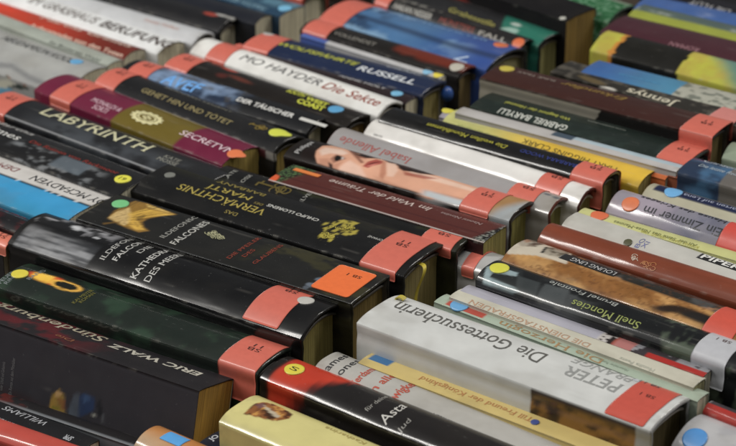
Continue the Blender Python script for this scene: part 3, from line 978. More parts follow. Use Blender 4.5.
def p_9b(s, X, V, C):
    n = fbm(X*90, V*s.S*90, 101)
    x0 = s.loc(612, 158)[0]; x1 = s.loc(639, 165)[0]
    C = mix(C, lin('8c8790')*np.ones_like(C), .6*smooth(.45, .65, n))
    C = mix(C, lin('b94a34')*np.ones_like(C), (X > x0)*.9)
    C = mix(C, lin('cf6420')*np.ones_like(C), (X > x1)*(X < x1+.025))
    C = mix(C, lin('b9b5aa')*np.ones_like(C), (X > x1+.025))
    return C
B = Book('thin lavender-grey book with red and orange patches at its right end', (439, 117), (665, 180), (676, 172), 0.9,
         rise=.002, color='a39fae', paint=p_9b, hard=False)
B.dot(448, 111.5, 9, 'd6cb20')
def p_mhc(s, X, V, C):
    x = X/s.L
    C = mix(C, lin('dbb318')*np.ones_like(C), smooth(.1, .55, x))
    return C
B = Book('yellow book with thin black upside-down capitals, pale at its left end', (441, 124), (638, 187), (656, 171), 1.0,
         rise=.005, color='bfbf72', paint=p_mhc, hard=False, pages='6b6030')
B.text('MARY HIGGINS CLARK', (520, 142), (618, 169), 4.0, c='4a4218', mode='down', name='author_name', dv=.2)
B.text('DAS HAUS AUF DEN KLIPPEN', (456, 124), (512, 140), 3.2, c='8f9a48', mode='down')
B = Book('thick black book with yellow script and dim blue capitals, beside the yellow book', (379, 121), (601, 185), (626, 174), 1.6,
         rise=.004, color='121213', pages='5c542c', p=3.0)
B.sticker(592, 173, 25, a0=-.018, txt='SB\n11')
B.text('Die weißen Mondblumen', (428, 125), (509, 147), 3.8, c='b3ae24', mode='down', serif=True, shear=.2, dv=-2.2)
B.text('BARBARA WOOD', (520, 152), (577, 167), 3.6, c='2e3c86', mode='down', name='author_name', dv=-.2)
B = Book('plain white rounded spine with a coral label, between the black book and the grey one', (362, 137), (577, 207), (590, 189), 1.1,
         rise=.008, color='e0deda', rim='4a2018', pages='6b6234', p=2.0)
B.sticker(551, 185, 20, a0=-.004, txt='SB\n11')
B.text('ULLA HAHN', (374, 131), (382, 134), 1.6, c='55534f', mode='down', name='author_name')
def p_grey(s, X, V, C):
    C = mix(C, lin('8d8d90')*np.ones_like(C), .5*smooth(.9, .4, V))
    x0 = s.loc(540, 196)[0]
    C = mix(C, lin('9a9690')*np.ones_like(C), (X > x0)*.9)
    C = s.blobs(X, V, [(548, 197, 2.6, 1.4, '5b6068', .3), (556, 200, 3, 1.2, '5b6068', .3)], C)
    return C
B = Book('grey spine with red upside-down script and coral label, beside the portrait book', (327, 143), (548, 214), (568, 199), 0.9,
         rise=.006, color='a6a09e', paint=p_grey, rim='5c2a1c', pages='6b6636', p=2.0)
B.sticker(524, 194, 21, a0=-.004, txt='SB\n11')
B.text('Isabel Allende', (338, 139), (411, 160), 5.0, c='a4453c', mode='down', name='author_name', serif=True, shear=.2, dv=.8)
def p_face(s, X, V, C):
    skin = 'c8937a'; dark = '17110f'
    x0 = s.loc(313, 150)[0]; x1 = s.loc(415, 190)[0]; x2 = s.loc(480, 205)[0]
    n = fbm(X*80, V*s.S*80, 111)
    # grey wall behind the sitter
    C = mix(C, lin('a5a2a2')*np.ones_like(C), smooth(x1-.03, x1, X))
    O, K = (290, 130), 5.66
    P = lambda C, pts, c, soft=.5, amt=1.0: s.poly(X, V, C, O, K, pts, c, soft, amt)
    C = P(C, [(60, 180), (90, 80), (200, 60), (330, 95), (430, 140), (560, 170), (700, 215), (690, 400), (600, 380), (120, 260)], '1b110e', .8)
    C = P(C, [(600, 212), (620, 200), (872, 272), (1075, 335), (1075, 440), (985, 398), (790, 372), (690, 345)], 'dba284', .6)
    C = P(C, [(640, 225), (872, 285), (1060, 345), (1060, 365), (860, 310), (640, 250)], 'e6c8b4', 1.4, .7)
    C = P(C, [(690, 320), (860, 360), (1060, 410), (1060, 436), (985, 398), (790, 372)], 'a87054', 1.2, .7)
    C = P(C, [(150, 125), (185, 97), (240, 90), (310, 102), (350, 127), (390, 140), (430, 163), (520, 165), (560, 190), (620, 215), (700, 262), (760, 290), (760, 352), (690, 350),
              (600, 326), (520, 302), (430, 274), (350, 249), (250, 216), (160, 184), (143, 150)], 'dba284', .6)
    C = P(C, [(165, 125), (200, 108), (300, 118), (330, 140), (300, 150), (230, 140), (180, 150)], 'ecd0bf', 1.6, .8)
    C = P(C, [(290, 200), (340, 180), (400, 215), (440, 262), (350, 240), (270, 215)], 'e6c0ac', 1.6, .8)
    C = P(C, [(170, 185), (160, 160), (215, 165), (250, 190), (300, 185), (260, 212), (235, 212)], 'b57c62', 1.6, .6)
    C = P(C, [(215, 178), (240, 190), (246, 210), (236, 214), (225, 200)], '3a2018', .7)
    C = P(C, [(228, 168), (262, 146), (300, 158), (318, 172), (280, 182), (245, 186)], '8a5a48', .8, .8)
    C = P(C, [(250, 165), (266, 152), (290, 158), (292, 172), (270, 180), (254, 178)], '15100f', .4)
    C = P(C, [(293, 160), (308, 166), (298, 176), (290, 174)], 'c9bdb6', .4)
    C = P(C, [(335, 125), (350, 118), (400, 150), (440, 160), (430, 172), (395, 165), (420, 195), (400, 196), (365, 160)], '6a3424', 1.0, .8)
    C = P(C, [(352, 136), (420, 150), (480, 166), (440, 168), (385, 152)], '24120e', .6)
    C = P(C, [(412, 212), (440, 188), (490, 172), (530, 182), (520, 200), (470, 212), (440, 222)], 'a64c40', .6)
    C = P(C, [(425, 208), (470, 192), (524, 186), (470, 200)], '5c1f1c', .4)
    C = P(C, [(432, 215), (470, 202), (500, 200), (470, 212)], 'd08072', .5, .8)
    C = P(C, [(520, 190), (545, 182), (545, 250), (525, 275), (505, 262)], 'b06e52', 1.2, .7)
    C = P(C, [(545, 190), (600, 195), (610, 240), (585, 270), (550, 265)], 'e6bfa8', 1.2, .9)
    C = P(C, [(600, 185), (700, 208), (770, 238), (830, 262), (740, 256), (690, 245), (640, 240), (615, 225)], '26130f', .9)
    C = P(C, [(640, 244), (740, 262), (840, 285), (760, 286), (650, 264)], '9c4632', 1.2, .8)
    C = P(C, [(470, 255), (560, 285), (660, 318), (560, 300)], 'c48a6c', 1.2, .8)
    # black hair left of and below the face
    C = mix(C, lin(dark)*np.ones_like(C), smooth(x0+.002, x0-.006, X+.010*np.cos(V*3)))
    C = mix(C, lin('19100d')*np.ones_like(C), smooth(.07, .02, V+.03*(n-.5))*smooth(x1+.012, x1-.002, X))
    C = mix(C, lin('b9c0c4')*np.ones_like(C), smooth(.2, .1, V)*smooth(x1, x1+.01, X)*smooth(.0, .04, V))
    C = mix(C, lin('14100f')*np.ones_like(C), (V < .0)*smooth(x1+.012, x1+.03, X))
    x3 = s.loc(512, 208)[0]
    C = mix(C, lin('a37b4a')*np.ones_like(C), (X > x2+.008))
    C = mix(C, lin('9da3a6')*np.ones_like(C), smooth(x3-.006, x3+.006, X-(V-.5)*.02))
    return np.clip(C*(1+.12*(n[:, None]-.5)), 0, 1)
B = Book('book showing a woman with black hair, her face and arm, along its spine', (284, 156), (509, 221), (540, 204), 0.9,
         rise=.004, color='14110f', dx=.0008, paint=p_face, pages='69642f', rim='2a211c', p=3.2)
B.sticker(482, 201, 22, a0=-.003, txt='SB\n11')
B.text('Philippa', (297, 153), (311, 143), 4.6, c='bdbdbd', mode='across', name='author_name', serif=True)
def p_traum(s, X, V, C):
    n = vnoise(X*1300, V*s.S*1300, 121)
    x0 = s.loc(292, 172)[0]; x1 = s.loc(487, 232)[0]
    m = smooth(x0+.004, x0-.002, X-.012*V)
    C = mix(C, np.where((n > .55)[:, None], lin('4c6a3c'), lin('161c14')), m)
    C = s.blobs(X, V, [(272, 178, 4, 6, 'd8551c', .4)], C)
    m = smooth(x1-.002, x1+.002, X-.010*V+.004)
    C = mix(C, np.where((n > .6)[:, None], lin('8b9088'), lin('17191a')), m*(V > -.02))
    C = mix(C, lin('33191b')*np.ones_like(C), (V < -.02)*1.0)
    C = mix(C, lin('b5aaa6')*np.ones_like(C), .85*(np.abs(V-.03) < .022))
    C = mix(C, lin('3a1418')*np.ones_like(C), .6*(np.abs(V-.30) < .02))
    return C
B = Book('reddish brown book Im Wald der Träume with speckled ends and an orange label', (268, 180), (483, 243), (512, 227), 0.4,
         rise=.0008, color='542520', dx=.0008, paint=p_traum, hard=False, pages='6a6230')
B.text('Im Wald der Träume', (329, 181), (431, 210), 5.0, c='d0bcb4', mode='down', serif=True, shear=.2)
B.text('Naomi Novina', (441, 213), (482, 225), 2.6, c='a58c88', mode='down', serif=True, name='author_name', shear=.2)
Xa, Aa = B.loc(307, 173)
B.patch('price_label', Xa-.0105, Xa+.0105, Aa-.0022, Aa+.0022, 'e07a26', corner=.0004)
B = Book('low white and grey book of which only the rounded end with a red corner shows', (345, 232), (487, 275), (504, 256), -0.6,
         rise=.005, color='a9a9a8', hard=True, p=2.2, mat='film')
B.sticker(476, 258, 9, txt='')
def p_16b(s, X, V, C):
    n = fbm(X*40, V*s.S*60, 131)
    return mix(C, lin('2d3018')*np.ones_like(C), .7*smooth(.4, .65, n)*smooth(.1, .4, X/s.L))
B = Book('black book with dull gold key, tucked behind the gold-lettered Vermächtnis book', (211, 178), (455, 252), (479, 240), 0.25,
         rise=.003, color='131313', paint=p_16b, pages='5b5228', p=2.6)
B.sticker(442, 238, 24, a1=B.S-.001, txt='SB\n11')
B.text('KATE', (222, 180), (238, 172), 3, c='9a9a94', mode='across', serif=True, name='author_name')
B.text('MOSSE', (237, 184), (253, 177), 3, c='9a9a94', mode='across', serif=True, name='author_name')
key(B, 277, 189, 26, '5e5016')
B.text('SILVEN', (298, 204), (315, 193), 3, c='9a9a94', mode='across', serif=True, name='title')
def p_verm(s, X, V, C):
    n = fbm(X*30, V*s.S*50, 141)
    C = mix(C, lin('252414')*np.ones_like(C), .7*smooth(.4, .65, n)*smooth(.5, .8, V))
    n2 = fbm(X*420, V*s.S*420, 142, 3); O, K = (310, 210), 12.27
    t2 = smooth(.40, .52, n2)
    C = s.poly(X, V, C, O, K, [(150, 180), (260, 165), (420, 130), (610, 175), (520, 210), (590, 270), (560, 320), (470, 330), (300, 310), (290, 370), (240, 392), (100, 350), (110, 310), (180, 270), (150, 230)], 'a89a30', .3, .95, t2)
    C = s.poly(X, V, C, O, K, [(330, 235), (470, 215), (500, 260), (380, 290)], '3a2410', .5, .7, smooth(.45, .55, n2))
    return C
B = Book('black book with gold upside-down capitals Vermächtnis, a gold ornament and a yellow ribbon', (130, 190), (402, 276), (447, 243), 0.3,
         rise=.004, color='131314', dx=.0008, paint=p_verm, pages='6a6038', p=2.8)
B.sticker(398, 250, 27, txt='SB\n11', size=3.6)
B.dot(170, 177, 7.5, '73756f')
B.text('VERMÄCHTNIS', (178, 188), (266, 214), 6.6, c='a8973c', mode='down', serif=True, dv=0)
B.text('DAS', (226, 210), (239, 213), 2.8, c='8f8038', mode='down', serif=True, name='subtitle', dv=-1.5)
B.text('MARTÍ', (207, 188), (251, 201), 5.2, c='a8973c', mode='down', serif=True, name='subtitle', dv=.8)
B.text('BARBANY', (218, 182), (263, 198), 3.6, c='8f8038', mode='down', serif=True, name='subtitle', dv=.8)
B.text('DES', (253, 205), (264, 206), 2.4, c='8f8038', mode='down', serif=True, name='subtitle')
B.text('CHUFO LLORENS', (267, 207), (319, 222), 3.0, c='bfbfba', mode='down', name='author_name', bold=.02, serif=True)
B.text('ROMANE', (368, 238), (385, 243), 2.2, c='b9b9b4', mode='down', name='imprint', bold=.02)
def ornament(B, px, py, wx, wy, c, seed=3, name='emblem', loops=9, wdt=.00026):
    """a foil ornament: overlapping curled strokes in relief"""
    X0, A0 = B.loc(px, py); rng = np.random.RandomState(seed)
    bm = bmesh.new()
    for k in range(loops*3):
        cx, cy = (rng.rand()-.5)*wx/1000, (rng.rand()-.5)*wy/1000
        if abs(cx)/(wx/2000)+abs(cy)/(wy/2000) > 1.35: continue
        r = (.8+rng.rand()*1.5)/1000; a0 = rng.rand()*6.28; turn = 3+rng.rand()*3
        wd = wdt; prev = None
        for i in range(16):
            a = a0+turn*i/15; rr = r*(1-.5*i/15)
            pts = []
            for sg in (-1, 1):
                X = X0+cx+(rr+sg*wd)*math.cos(a); A = A0+cy+(rr+sg*wd)*math.sin(a)*.9
                pts.append(bm.verts.new(B.map(np.array([X]), np.array([A]), .0002+k*.000012)[0]))
            if prev: bm.faces.new((prev[0], prev[1], pts[1], pts[0]))
            prev = pts
    me = bpy.data.meshes.new(name); bm.to_mesh(me); bm.free()
    return link(name, me, ink(c, .3), B.root)
ornament(B, 342, 229, 20, 11, 'c2b43a', 3, loops=9, wdt=.00018)
ornament(B, 326, 236, 9, 8, 'c2b43a', 4, loops=5, wdt=.00018)
# yellow ribbon hanging from its tail
def ribbon(B, y, c, drop=.035, out=.004, width=.0035, arc=True):
    pts = [(B.L-.006, B.h-.0065), (B.L-.001, B.h-.0045), (B.L+out, B.h-.0035), (B.L+out+.002, B.h-.006), (B.L+out+.0005, B.h-.012), (B.L-.0005+out*.3, B.h-.022), (B.L+.0005, B.h-drop)]
    V = []; F = []
    sw = [0.006, 0.005, 0.003, 0.0005, -.0015, -.0025, -.003]
    for (x, z), q in zip(pts, sw):
        for yy, dx in ((-width/2, 0), (width/2, .0004), (width/2, .0008), (-width/2, .0004)):
            V.append((x+dx, y+yy+q, z+dx*.5))
    for i in range(len(pts)-1):
        for k in range(4):
            F.append((i*4+k, i*4+(k+1) % 4, (i+1)*4+(k+1) % 4, (i+1)*4+k))
    me = quads_mesh('ribbon', np.array(V), np.array(F), True)
    o = link('ribbon', me, ink(c, .1, name='ribbon_satin'), B.root)
    sd = o.modifiers.new('s', 'SUBSURF'); sd.levels = 2; sd.render_levels = 2
ribbon(B, B.t*.30, 'c8b41c', .042)
def p_falc(s, X, V, C):
    n = fbm(X*40, V*s.S*70, 151); n3 = fbm(X*230, V*s.S*140, 152)
    O, K = (95, 195), 8.18
    ang = np.arctan2(V*s.S-.006, X-s.loc(108, 218)[0])
    fib = vnoise(ang*26, X*60, 154)*.6+vnoise(ang*60, X*90, 155)*.4
    P = lambda C, pts, c, soft=.8, amt=1.0, tex=None: s.poly(X, V, C, O, K, pts, c, soft, amt, tex)
    C = P(C, [(105, 190), (160, 130), (270, 70), (330, 45), (430, 65), (540, 110), (670, 160), (560, 172), (440, 195), (385, 225), (400, 268), (440, 296), (360, 306), (270, 275), (190, 240)], '8f6a20', 1.0, 1.0, .45+.55*smooth(.25, .5, fib))
    C = P(C, [(108, 190), (180, 138), (280, 105), (300, 160), (290, 225), (240, 252)], 'd6b878', .9, .9, .5+.5*smooth(.3, .6, fib))
    C = P(C, [(270, 150), (420, 112), (640, 162), (450, 182), (340, 200), (405, 292), (330, 286), (270, 240)], 'd8ac38', 1.0, .95, .35+.65*smooth(.35, .6, fib))
    C = P(C, [(420, 70), (560, 120), (655, 158), (560, 138), (430, 100)], 'e0bc60', .7, .8, .3+.7*smooth(.4, .6, fib))
    C = P(C, [(330, 190), (400, 165), (420, 175), (350, 215)], '3a2c12', .7, .6)
    C = P(C, [(60, 228), (200, 218), (210, 226), (70, 240)], '7a5a20', .6, .6)
    pass
    x2 = s.loc(285, 255)[0]
    C = mix(C, lin('3f3c20')*np.ones_like(C), .6*smooth(.48, .62, n)*smooth(x2-.03, x2, X))
    C = s.blobs(X, V, [(311, 285, 3.5, 2.5, '5f6a78', .5), (320, 280, 3.2, 2.6, '5f6a78', .5), (306, 287, 2, 2, '4a525c', .5)], C)
    C = mix(C, lin('505254')*np.ones_like(C), .6*(np.abs(V-.02) < .012))
    return C
B = Book('black book with a golden feathered picture, green dot and a square orange label', (76, 219), (350, 304), (396, 277), 0.0,
         rise=.0008, color='1b1b1a', dx=.0009, paint=p_falc, pages='5c4c20', p=5)
Xs, As = B.loc(347, 281)
o = B.patch('signature_sticker', Xs-.0150, Xs+.0125, B.S*.10, B.S*.86, 'ea6a1c', wobble=.0001, corner=.0025)
o['label'] = 'square orange label'
B.text('SB 1', B.inv(Xs-.004, B.S*.66), B.inv(Xs+.006, B.S*.66), 3.2, c='4a2412', mode='down', name='sticker_writing', off=.0006, parent=o)
B.dot(120.5, 204.5, 11.5, '6cc07c')
B.text('ILDEFONSO', (158, 237), (200, 217), 4.6, c='9c9c96', mode='across', serif=True, name='author_name')
B.text('FALCONES', (168, 243), (211, 223), 6.0, c='b8b8b2', mode='across', serif=True, name='author_name', bold=.01)
ornament(B, 216, 236, 13, 9, 'a9a882', 8, loops=12)
B.text('DIE PFEILER', (226, 258), (262, 238), 3.6, c='8a3826', mode='across', serif=True)
B.text('DES', (243, 257), (254, 250), 3.0, c='8a3826', mode='across', serif=True)
B.text('GLAUBENS', (250, 263), (285, 246), 3.6, c='8a3826', mode='across', serif=True)
def p_kath(s, X, V, C):
    x0, x1 = s.loc(14, 244)[0], s.loc(84, 268)[0]
    n = fbm(X*30, V*s.S*420, 161); n2 = fbm(X*260, V*s.S*200, 162)
    m = smooth(x0-.002, x0+.001, X)*smooth(x1+.002, x1-.001, X)*smooth(-.02, .02, V)*smooth(.42, .30, V)
    C = mix(C, mix(lin('3a3c40')*np.ones_like(C), lin('9a9ca0')*np.ones_like(C), smooth(.35, .7, n)*(.6+.4*n2)), m*smooth(1.2, .2, V*2))
    x2, x3 = s.loc(30, 224)[0], s.loc(112, 244)[0]
    m = smooth(x2, x2+.003, X)*smooth(x3+.004, x3-.002, X)*smooth(.42, .5, V)
    C = mix(C, mix(lin('1b1b1d')*np.ones_like(C), lin('8c8c90')*np.ones_like(C), smooth(.60, .72, fbm(X*110, V*s.S*110, 163))), m*.8)
    C = s.blobs(X, V, [(78, 231, 5, 3.0, 'c2c4c8', .5, -10), (86, 234, 6, 1.6, '8c8e92', .5, -10), (97, 241, 2.6, 1.4, 'b4b6ba', .5), (105, 237, 2.6, 1.2, '9a9ca0', .5), (52, 222, 5, 1.6, '9a9a9e', .5)], C)
    return C
B = Book('black rounded book with ghostly grey photograph and a white tag by its label', (8, 243), (300, 339), (348, 306), -0.1,
         rise=.008, color='0e0e10', paint=p_kath, pages='6c6330', p=2.2)
B.sticker(279, 303, 26, a0=.001, a1=B.S*.98, txt='SB\n11', size=3.6, tpos=.72)
B.dot(306, 304, 10.5, 'b9b8b2')
B.text('ILDEFONSO', (100, 258), (142, 235), 4.6, c='b0b0ac', mode='across', serif=True, name='author_name')
B.text('FALCONES', (112, 260), (152, 239), 5.0, c='bcbcb8', mode='across', serif=True, name='author_name', bold=.01)
B.text('DIE', (138, 256), (152, 248), 4.6, c='b0b0ac', mode='across', serif=True)
B.text('KATHEDRALE', (131, 273), (176, 247), 5.6, c='bcbcb8', mode='across', serif=True, bold=.01)
B.text('DES MEERES', (146, 277), (186, 252), 5.6, c='bcbcb8', mode='across', serif=True, bold=.01)
def p_fire(s, X, V, C):
    n = fbm(X*90, V*s.S*90, 171); n2 = fbm(X*50, V*s.S*50, 172)
    C = mix(C, lin('2e4a36')*np.ones_like(C), .6*smooth(.45, .7, n2))
    x0, v0 = s.v(66, 287)
    dx = (X-x0)*1000; dy = (V-v0)*s.S*1000
    r = np.hypot(dx/10.5, dy/4.6)
    ring = smooth(.30, .05, np.abs(r-1.0))
    tail = smooth(1.25, .8, np.hypot((dx+15)/15, (dy-1)/5.2)+.5*(n-.5))*smooth(.95, 1.05, r)
    fire = mix(lin('d04a10')*np.ones_like(C), lin('f3c22a')*np.ones_like(C), smooth(.35, .65, n))
    C = mix(C, fire, np.clip(tail, 0, 1))
    C = mix(C, lin('e8b030')*np.ones_like(C), ring)
    C = mix(C, lin('14170f')*np.ones_like(C), smooth(.9, .8, r))
    return C
B = Book('dark green book with a blazing ring of fire and a yellow dot', (-6, 286), (256, 374), (293, 349), -1.5,
         rise=.003, color='1b241f', paint=p_fire, pages='5a4a20', p=2.8)
B.sticker(252, 353, 27, a0=-.022, txt='SB\n11', size=3.6)
B.dot(20, 275.5, 11, 'd8c91c')
B.text('FEUER\nRING', (2, 283), (16, 274), 3.2, c='7c8486', mode='across', name='imprint')
B.text('BAND', (29, 281), (44, 270), 3.0, c='7c8486', mode='across', name='imprint')
B.text('KAI MEYER\nROMAN', (72, 303), (98, 293), 2.8, c='6e6a24', mode='across', name='author_name')
def p_suen(s, X, V, C):
    n = fbm(X*80, V*s.S*90, 181)
    x0 = s.loc(104, 344)[0]
    C = mix(C, lin('5a1c22')*np.ones_like(C), .85*smooth(.38, .6, n)*smooth(x0+.02, x0-.03, X)*(V > -.05))
    # foot of the front cover: small muted figures
    O, K = (30, 375), 8.18
    side = (V < 0)*1.0
    P = lambda C, pts, c, soft=1.0, amt=1.0, tex=None: s.poly(X, V, C, O, K, pts, c, soft, amt, side*(.6+.4*smooth(.3, .6, n)))
    C = P(C, [(-300, 60), (0, 190), (150, 290), (560, 470), (900, 640), (900, 760), (-300, 320)], '3a1f1e', 3.0, .45)
    C = P(C, [(185, 155), (240, 120), (285, 170), (275, 280), (300, 330), (160, 310), (158, 250)], 'a5812a', .9, .9)
    C = P(C, [(205, 140), (250, 125), (262, 165), (215, 180)], 'b99260', .6, .9)
    C = P(C, [(225, 195), (290, 200), (292, 290), (250, 262)], '7c4428', .8, .8)
    C = P(C, [(180, 250), (240, 255), (240, 285), (185, 285)], '6a6a14', .6, .8)
    C = P(C, [(310, 290), (360, 160), (395, 140), (405, 200), (400, 350), (320, 335)], '535c68', .9, .85)
    C = P(C, [(405, 165), (450, 145), (535, 180), (525, 290), (450, 325), (395, 350)], '2a3c5e', .9, .9)
    C = P(C, [(430, 170), (480, 160), (500, 200), (440, 230)], '3f587c', .9, .7)
    C = P(C, [(505, 325), (530, 312), (540, 338), (515, 350)], '9a9a92', .5, .9)
    C = P(C, [(545, 240), (580, 190), (600, 330), (560, 345)], '1d1e22', .8, .8)
    C = P(C, [(590, 330), (612, 310), (606, 390), (588, 390)], '5c5e62', .6, .7)
    return C
B = Book('leaning black book with cream title Sündenburg, broad charcoal front cover with small painted figures', (0, 324), (199, 391), (235, 377), -1.7, .187, 'L',
         rise=.0008, color='242225', side='353338', paint=p_suen, hard=False, mat='matte', pages='7a5c14', lean=15, p=6, thick=36)
B.text('Sündenburg', (4, 302), (100, 342), 9, c='a8a08a', mode='down', serif=True, dv=-2.5, bold=.01)
B.text('Die', (57, 335), (75, 341), 3.6, c='8f5a3a', mode='down', serif=True, name='subtitle', dv=-2)
B.text('ERIC WALZ', (112, 345), (198, 376), 6.0, c='b9b5a8', mode='down', serif=True, bold=.03, name='author_name', dv=0)
B.text('Ein Roman aus dem Mittelalter', (9, 394), (15, 358), 2.6, c='6f6e70', mode='across', name='cover_lines')
B.text('voller Schuld und Geheimnis', (0, 390), (5, 362), 2.6, c='6f6e70', mode='across', name='cover_lines')
ornament(B, 104, 322, 26, 3, 'b3a565', 12, loops=10)

# small books right in front of the leaning one
def p_mott(s, X, V, C):
    n = fbm(X*90, V*s.S*120, 191)
    C = mix(C, lin('6a1f16')*np.ones_like(C), smooth(.5, .62, n)*smooth(.12, .04, X-s.L+.18))
    C = mix(C, lin('6f7378')*np.ones_like(C), .9*smooth(.25, .1, V)*smooth(.3, .6, X/s.L))
    return C
B = Book('thin dark book with a grey glossy edge and reddish blotches, against the leaning black cover', (-10, 399), (139, 449), (143, 439), -4.9, .18, 'L',
         rise=.001, color='1d1b1d', paint=p_mott, hard=False, mat='soft')
B = Book('short black paperback with blurred white words and a brick-red front cover, lower left corner', (-8, 424), (74, 457), (95, 438), -4.9, .18, 'L',
         rise=.001, color='1c1c1f', side='843626', hard=False, mat='soft')
B.text('WILLIAMS', (2, 409), (45, 425), 4.4, c='a9abb0', mode='down', bold=.04, dv=1.2, shear=.2)
B.text('WALTER SATTERTHWAIT', (-14, 410), (36, 430), 2.8, c='8f9196', mode='down', bold=.03, name='author_name', dv=-4)
B.text('SPR', (64, 437), (72, 440), 4, c='a9abb0', mode='down', name='imprint', bold=.03)
B = Book('coral-labelled small book at the lower left, mostly below the frame', (60, 462), (128, 486), (150, 470), -4.8, .17, 'L', rise=.004, color='b8463a', hard=False)
B.sticker(122, 466, 26, txt='')

# ================================================================== FOURTH ROW, near to far
def p_tan(s, X, V, C):
    n = fbm(X*70, V*s.S*70, 201)
    return mix(C, lin('bfa888')*np.ones_like(C), .7*smooth(.65, .2, V+.3*(n-.5))*smooth(.05, .0, X))
B = Book('orange-tan book with a bright blue square sticker on its rounded start, bottom edge', (134, 446), (256, 500), (290, 482), -3.6, .18, 'R',
         rise=.005, color='b8793a', paint=p_tan, hard=False)
X0, A0 = B.loc(177, 442)
B.patch('square_sticker', X0-.009, X0+.006, A0-.005, A0+.005, '4a9fe0', corner=.0006)
def p_nav(s, X, V, C):
    x0 = s.loc(240, 440)[0]
    C = s.blobs(X, V, [(240, 440, 12, 6, '35506e', .6), (262, 447, 6, 5, '7c2026', .5)], C)
    return C
B = Book('dark navy book with small white letters between the tan and the cream book', (198, 444), (300, 494), (318, 476), -4.2, .18, 'R',
         rise=.001, color='1b2230', paint=p_nav, hard=False)
B.text('JO', (210, 441), (217, 436), 4, c='b9bdc4', mode='across', name='title', bold=.03)
B.text('ES', (231, 449), (239, 443), 4, c='b9bdc4', mode='across', name='title', bold=.03)
def p_crm(s, X, V, C):
    n = fbm(X*260, V*s.S*260, 211); O, K = (235, 395), 10.5
    P = lambda C, pts, c, soft=.4, amt=1.0, tex=None: s.poly(X, V, C, O, K, pts, c, soft, amt, tex)
    out = [(95, 215), (150, 160), (210, 110), (310, 85), (400, 100), (480, 130), (560, 180), (604, 216), (572, 268), (430, 294), (300, 268), (190, 240)]
    C = P(C, out, '8a5426')
    C = P(C, out, '4a2814', .8, 1.0, smooth(.5, .62, n))
    C = P(C, out, 'c08a3a', .8, 1.0, smooth(.44, .34, n))
    C = P(C, [(215, 120), (300, 95), (310, 150), (250, 160)], '6a4a52', .7, .8)
    C = P(C, [(300, 118), (345, 150), (400, 190), (480, 240), (450, 262), (380, 225), (320, 170)], 'b5a890', .4)
    C = P(C, [(285, 165), (330, 178), (430, 262), (400, 285), (330, 215)], '33200f', .5, .85)
    return C
B = Book('pale yellow book with a brown painted shield on its spine, bottom centre', (219, 422), (345, 476), (380, 446), -2.2, .19, 'R',
         rise=.004, color='cdc47c', dx=.0008, paint=p_crm, hard=False, p=3.4)
B.text('Katharina', (322, 430), (362, 448), 3, c='a89448', mode='down', serif=True, dv=3)
def p_rb(s, X, V, C):
    x0 = s.loc(318, 388)[0]
    n = fbm(X*50, V*s.S*40, 221); n2 = vnoise(X*500, V*0, 3)
    lim = x0+.010*(V-.5)*1.6+.012*(n-.5)+.004*(n2-.5)
    m = smooth(lim+.007, lim-.007, X-.012*smooth(.2, 1.0, V))
    C = mix(C, lin('bb3216')*np.ones_like(C), m)
    xb = s.loc(268, 376)[0]
    C = mix(C, lin('171414')*np.ones_like(C), smooth(xb+.002, xb-.001, X))
    return C
B = Book('red and black book with a yellow dot at its start and white brush lettering', (260, 378), (470, 464), (500, 440), -1.5, .2, 'R',
         rise=.004, color='1d1a1a', paint=p_rb, pages='5a4a20', p=3.0)
B.dot(294.5, 371.5, 12, 'd6c81e', txt='S')
B.text('Asta', (380, 421), (404, 407), 8, c='c4c2bc', mode='across', name='title', shear=.2, dv=0)
B.text('für deine', (366, 411), (386, 397), 3.2, c='96948e', mode='across', name='subtitle', shear=.2)
B.text('Jud', (398, 430), (410, 421), 3.4, c='8f8d88', mode='across', name='author_name', shear=.2)
B = Book('grey-white thick book with black and brick-red sans letters written across it', (314, 370), (505, 452), (553, 433), -1.7, .2, 'R',
         rise=.004, color='aeaca6', p=3.2, thick=25, pages='8c8468')
B.text('James', (322, 371), (347, 357), 6.0, c='2a2a2c', mode='across', name='author_name', bold=.01)
B.text('Jones', (334, 375), (359, 362), 6.0, c='2a2a2c', mode='across', name='author_name', bold=.01)
B.text('Verdammt', (349, 383), (382, 368), 6.0, c='b5442a', mode='across', bold=.02)
B.text('in alle', (368, 391), (396, 377), 6.6, c='b5442a', mode='across', bold=.02)
B.text('Ewigkeit', (386, 399), (420, 384), 7.4, c='b5442a', mode='across', bold=.02)
B.text('AUF DEN WEIHNACHTSINSELN', (430, 420), (505, 452), 3.2, c='3c3a38', mode='down', name='imprint', bold=.01)
def p_yel(s, X, V, C):
    x0, x1 = s.loc(369, 358)[0], s.loc(389, 365)[0]
    return mix(C, lin('2f6a9c')*np.ones_like(C), (X > x0)*(X < x1)*(V > .42)*(V < .95))
B = Book('slim yellow book with a blue corner block, beside the tall silver-white one', (358, 363), (560, 440), (575, 428), -1.6, .21, 'R',
         rise=.0008, color='cdb66c', paint=p_yel, hard=False)
B.text('Till Freund der Königskind', (420, 378), (532, 421), 3.8, c='b7783c', mode='down', serif=True)
X0, A0 = B.loc(535, 423)
B.dot(535, 423, 5, '3c4f92', name='emblem')
def p_gott(s, X, V, C):
    x0 = s.loc(530, 384)[0]
    n = fbm(X*60, V*s.S*90, 231)
    m = (V < -.005)*(X > x0)
    D = V*s.S*1000
    art = mix(lin('2a1a12')*np.ones_like(C), lin('8a6024')*np.ones_like(C), smooth(.42, .62, n)*smooth(-2.5, -6, D))
    C = mix(C, art, m*smooth(-.8, -1.6, D))
    x1 = s.loc(636, 424)[0]
    C = mix(C, lin('9a9a96')*np.ones_like(C), (V < -.005)*(X > x1))
    return C
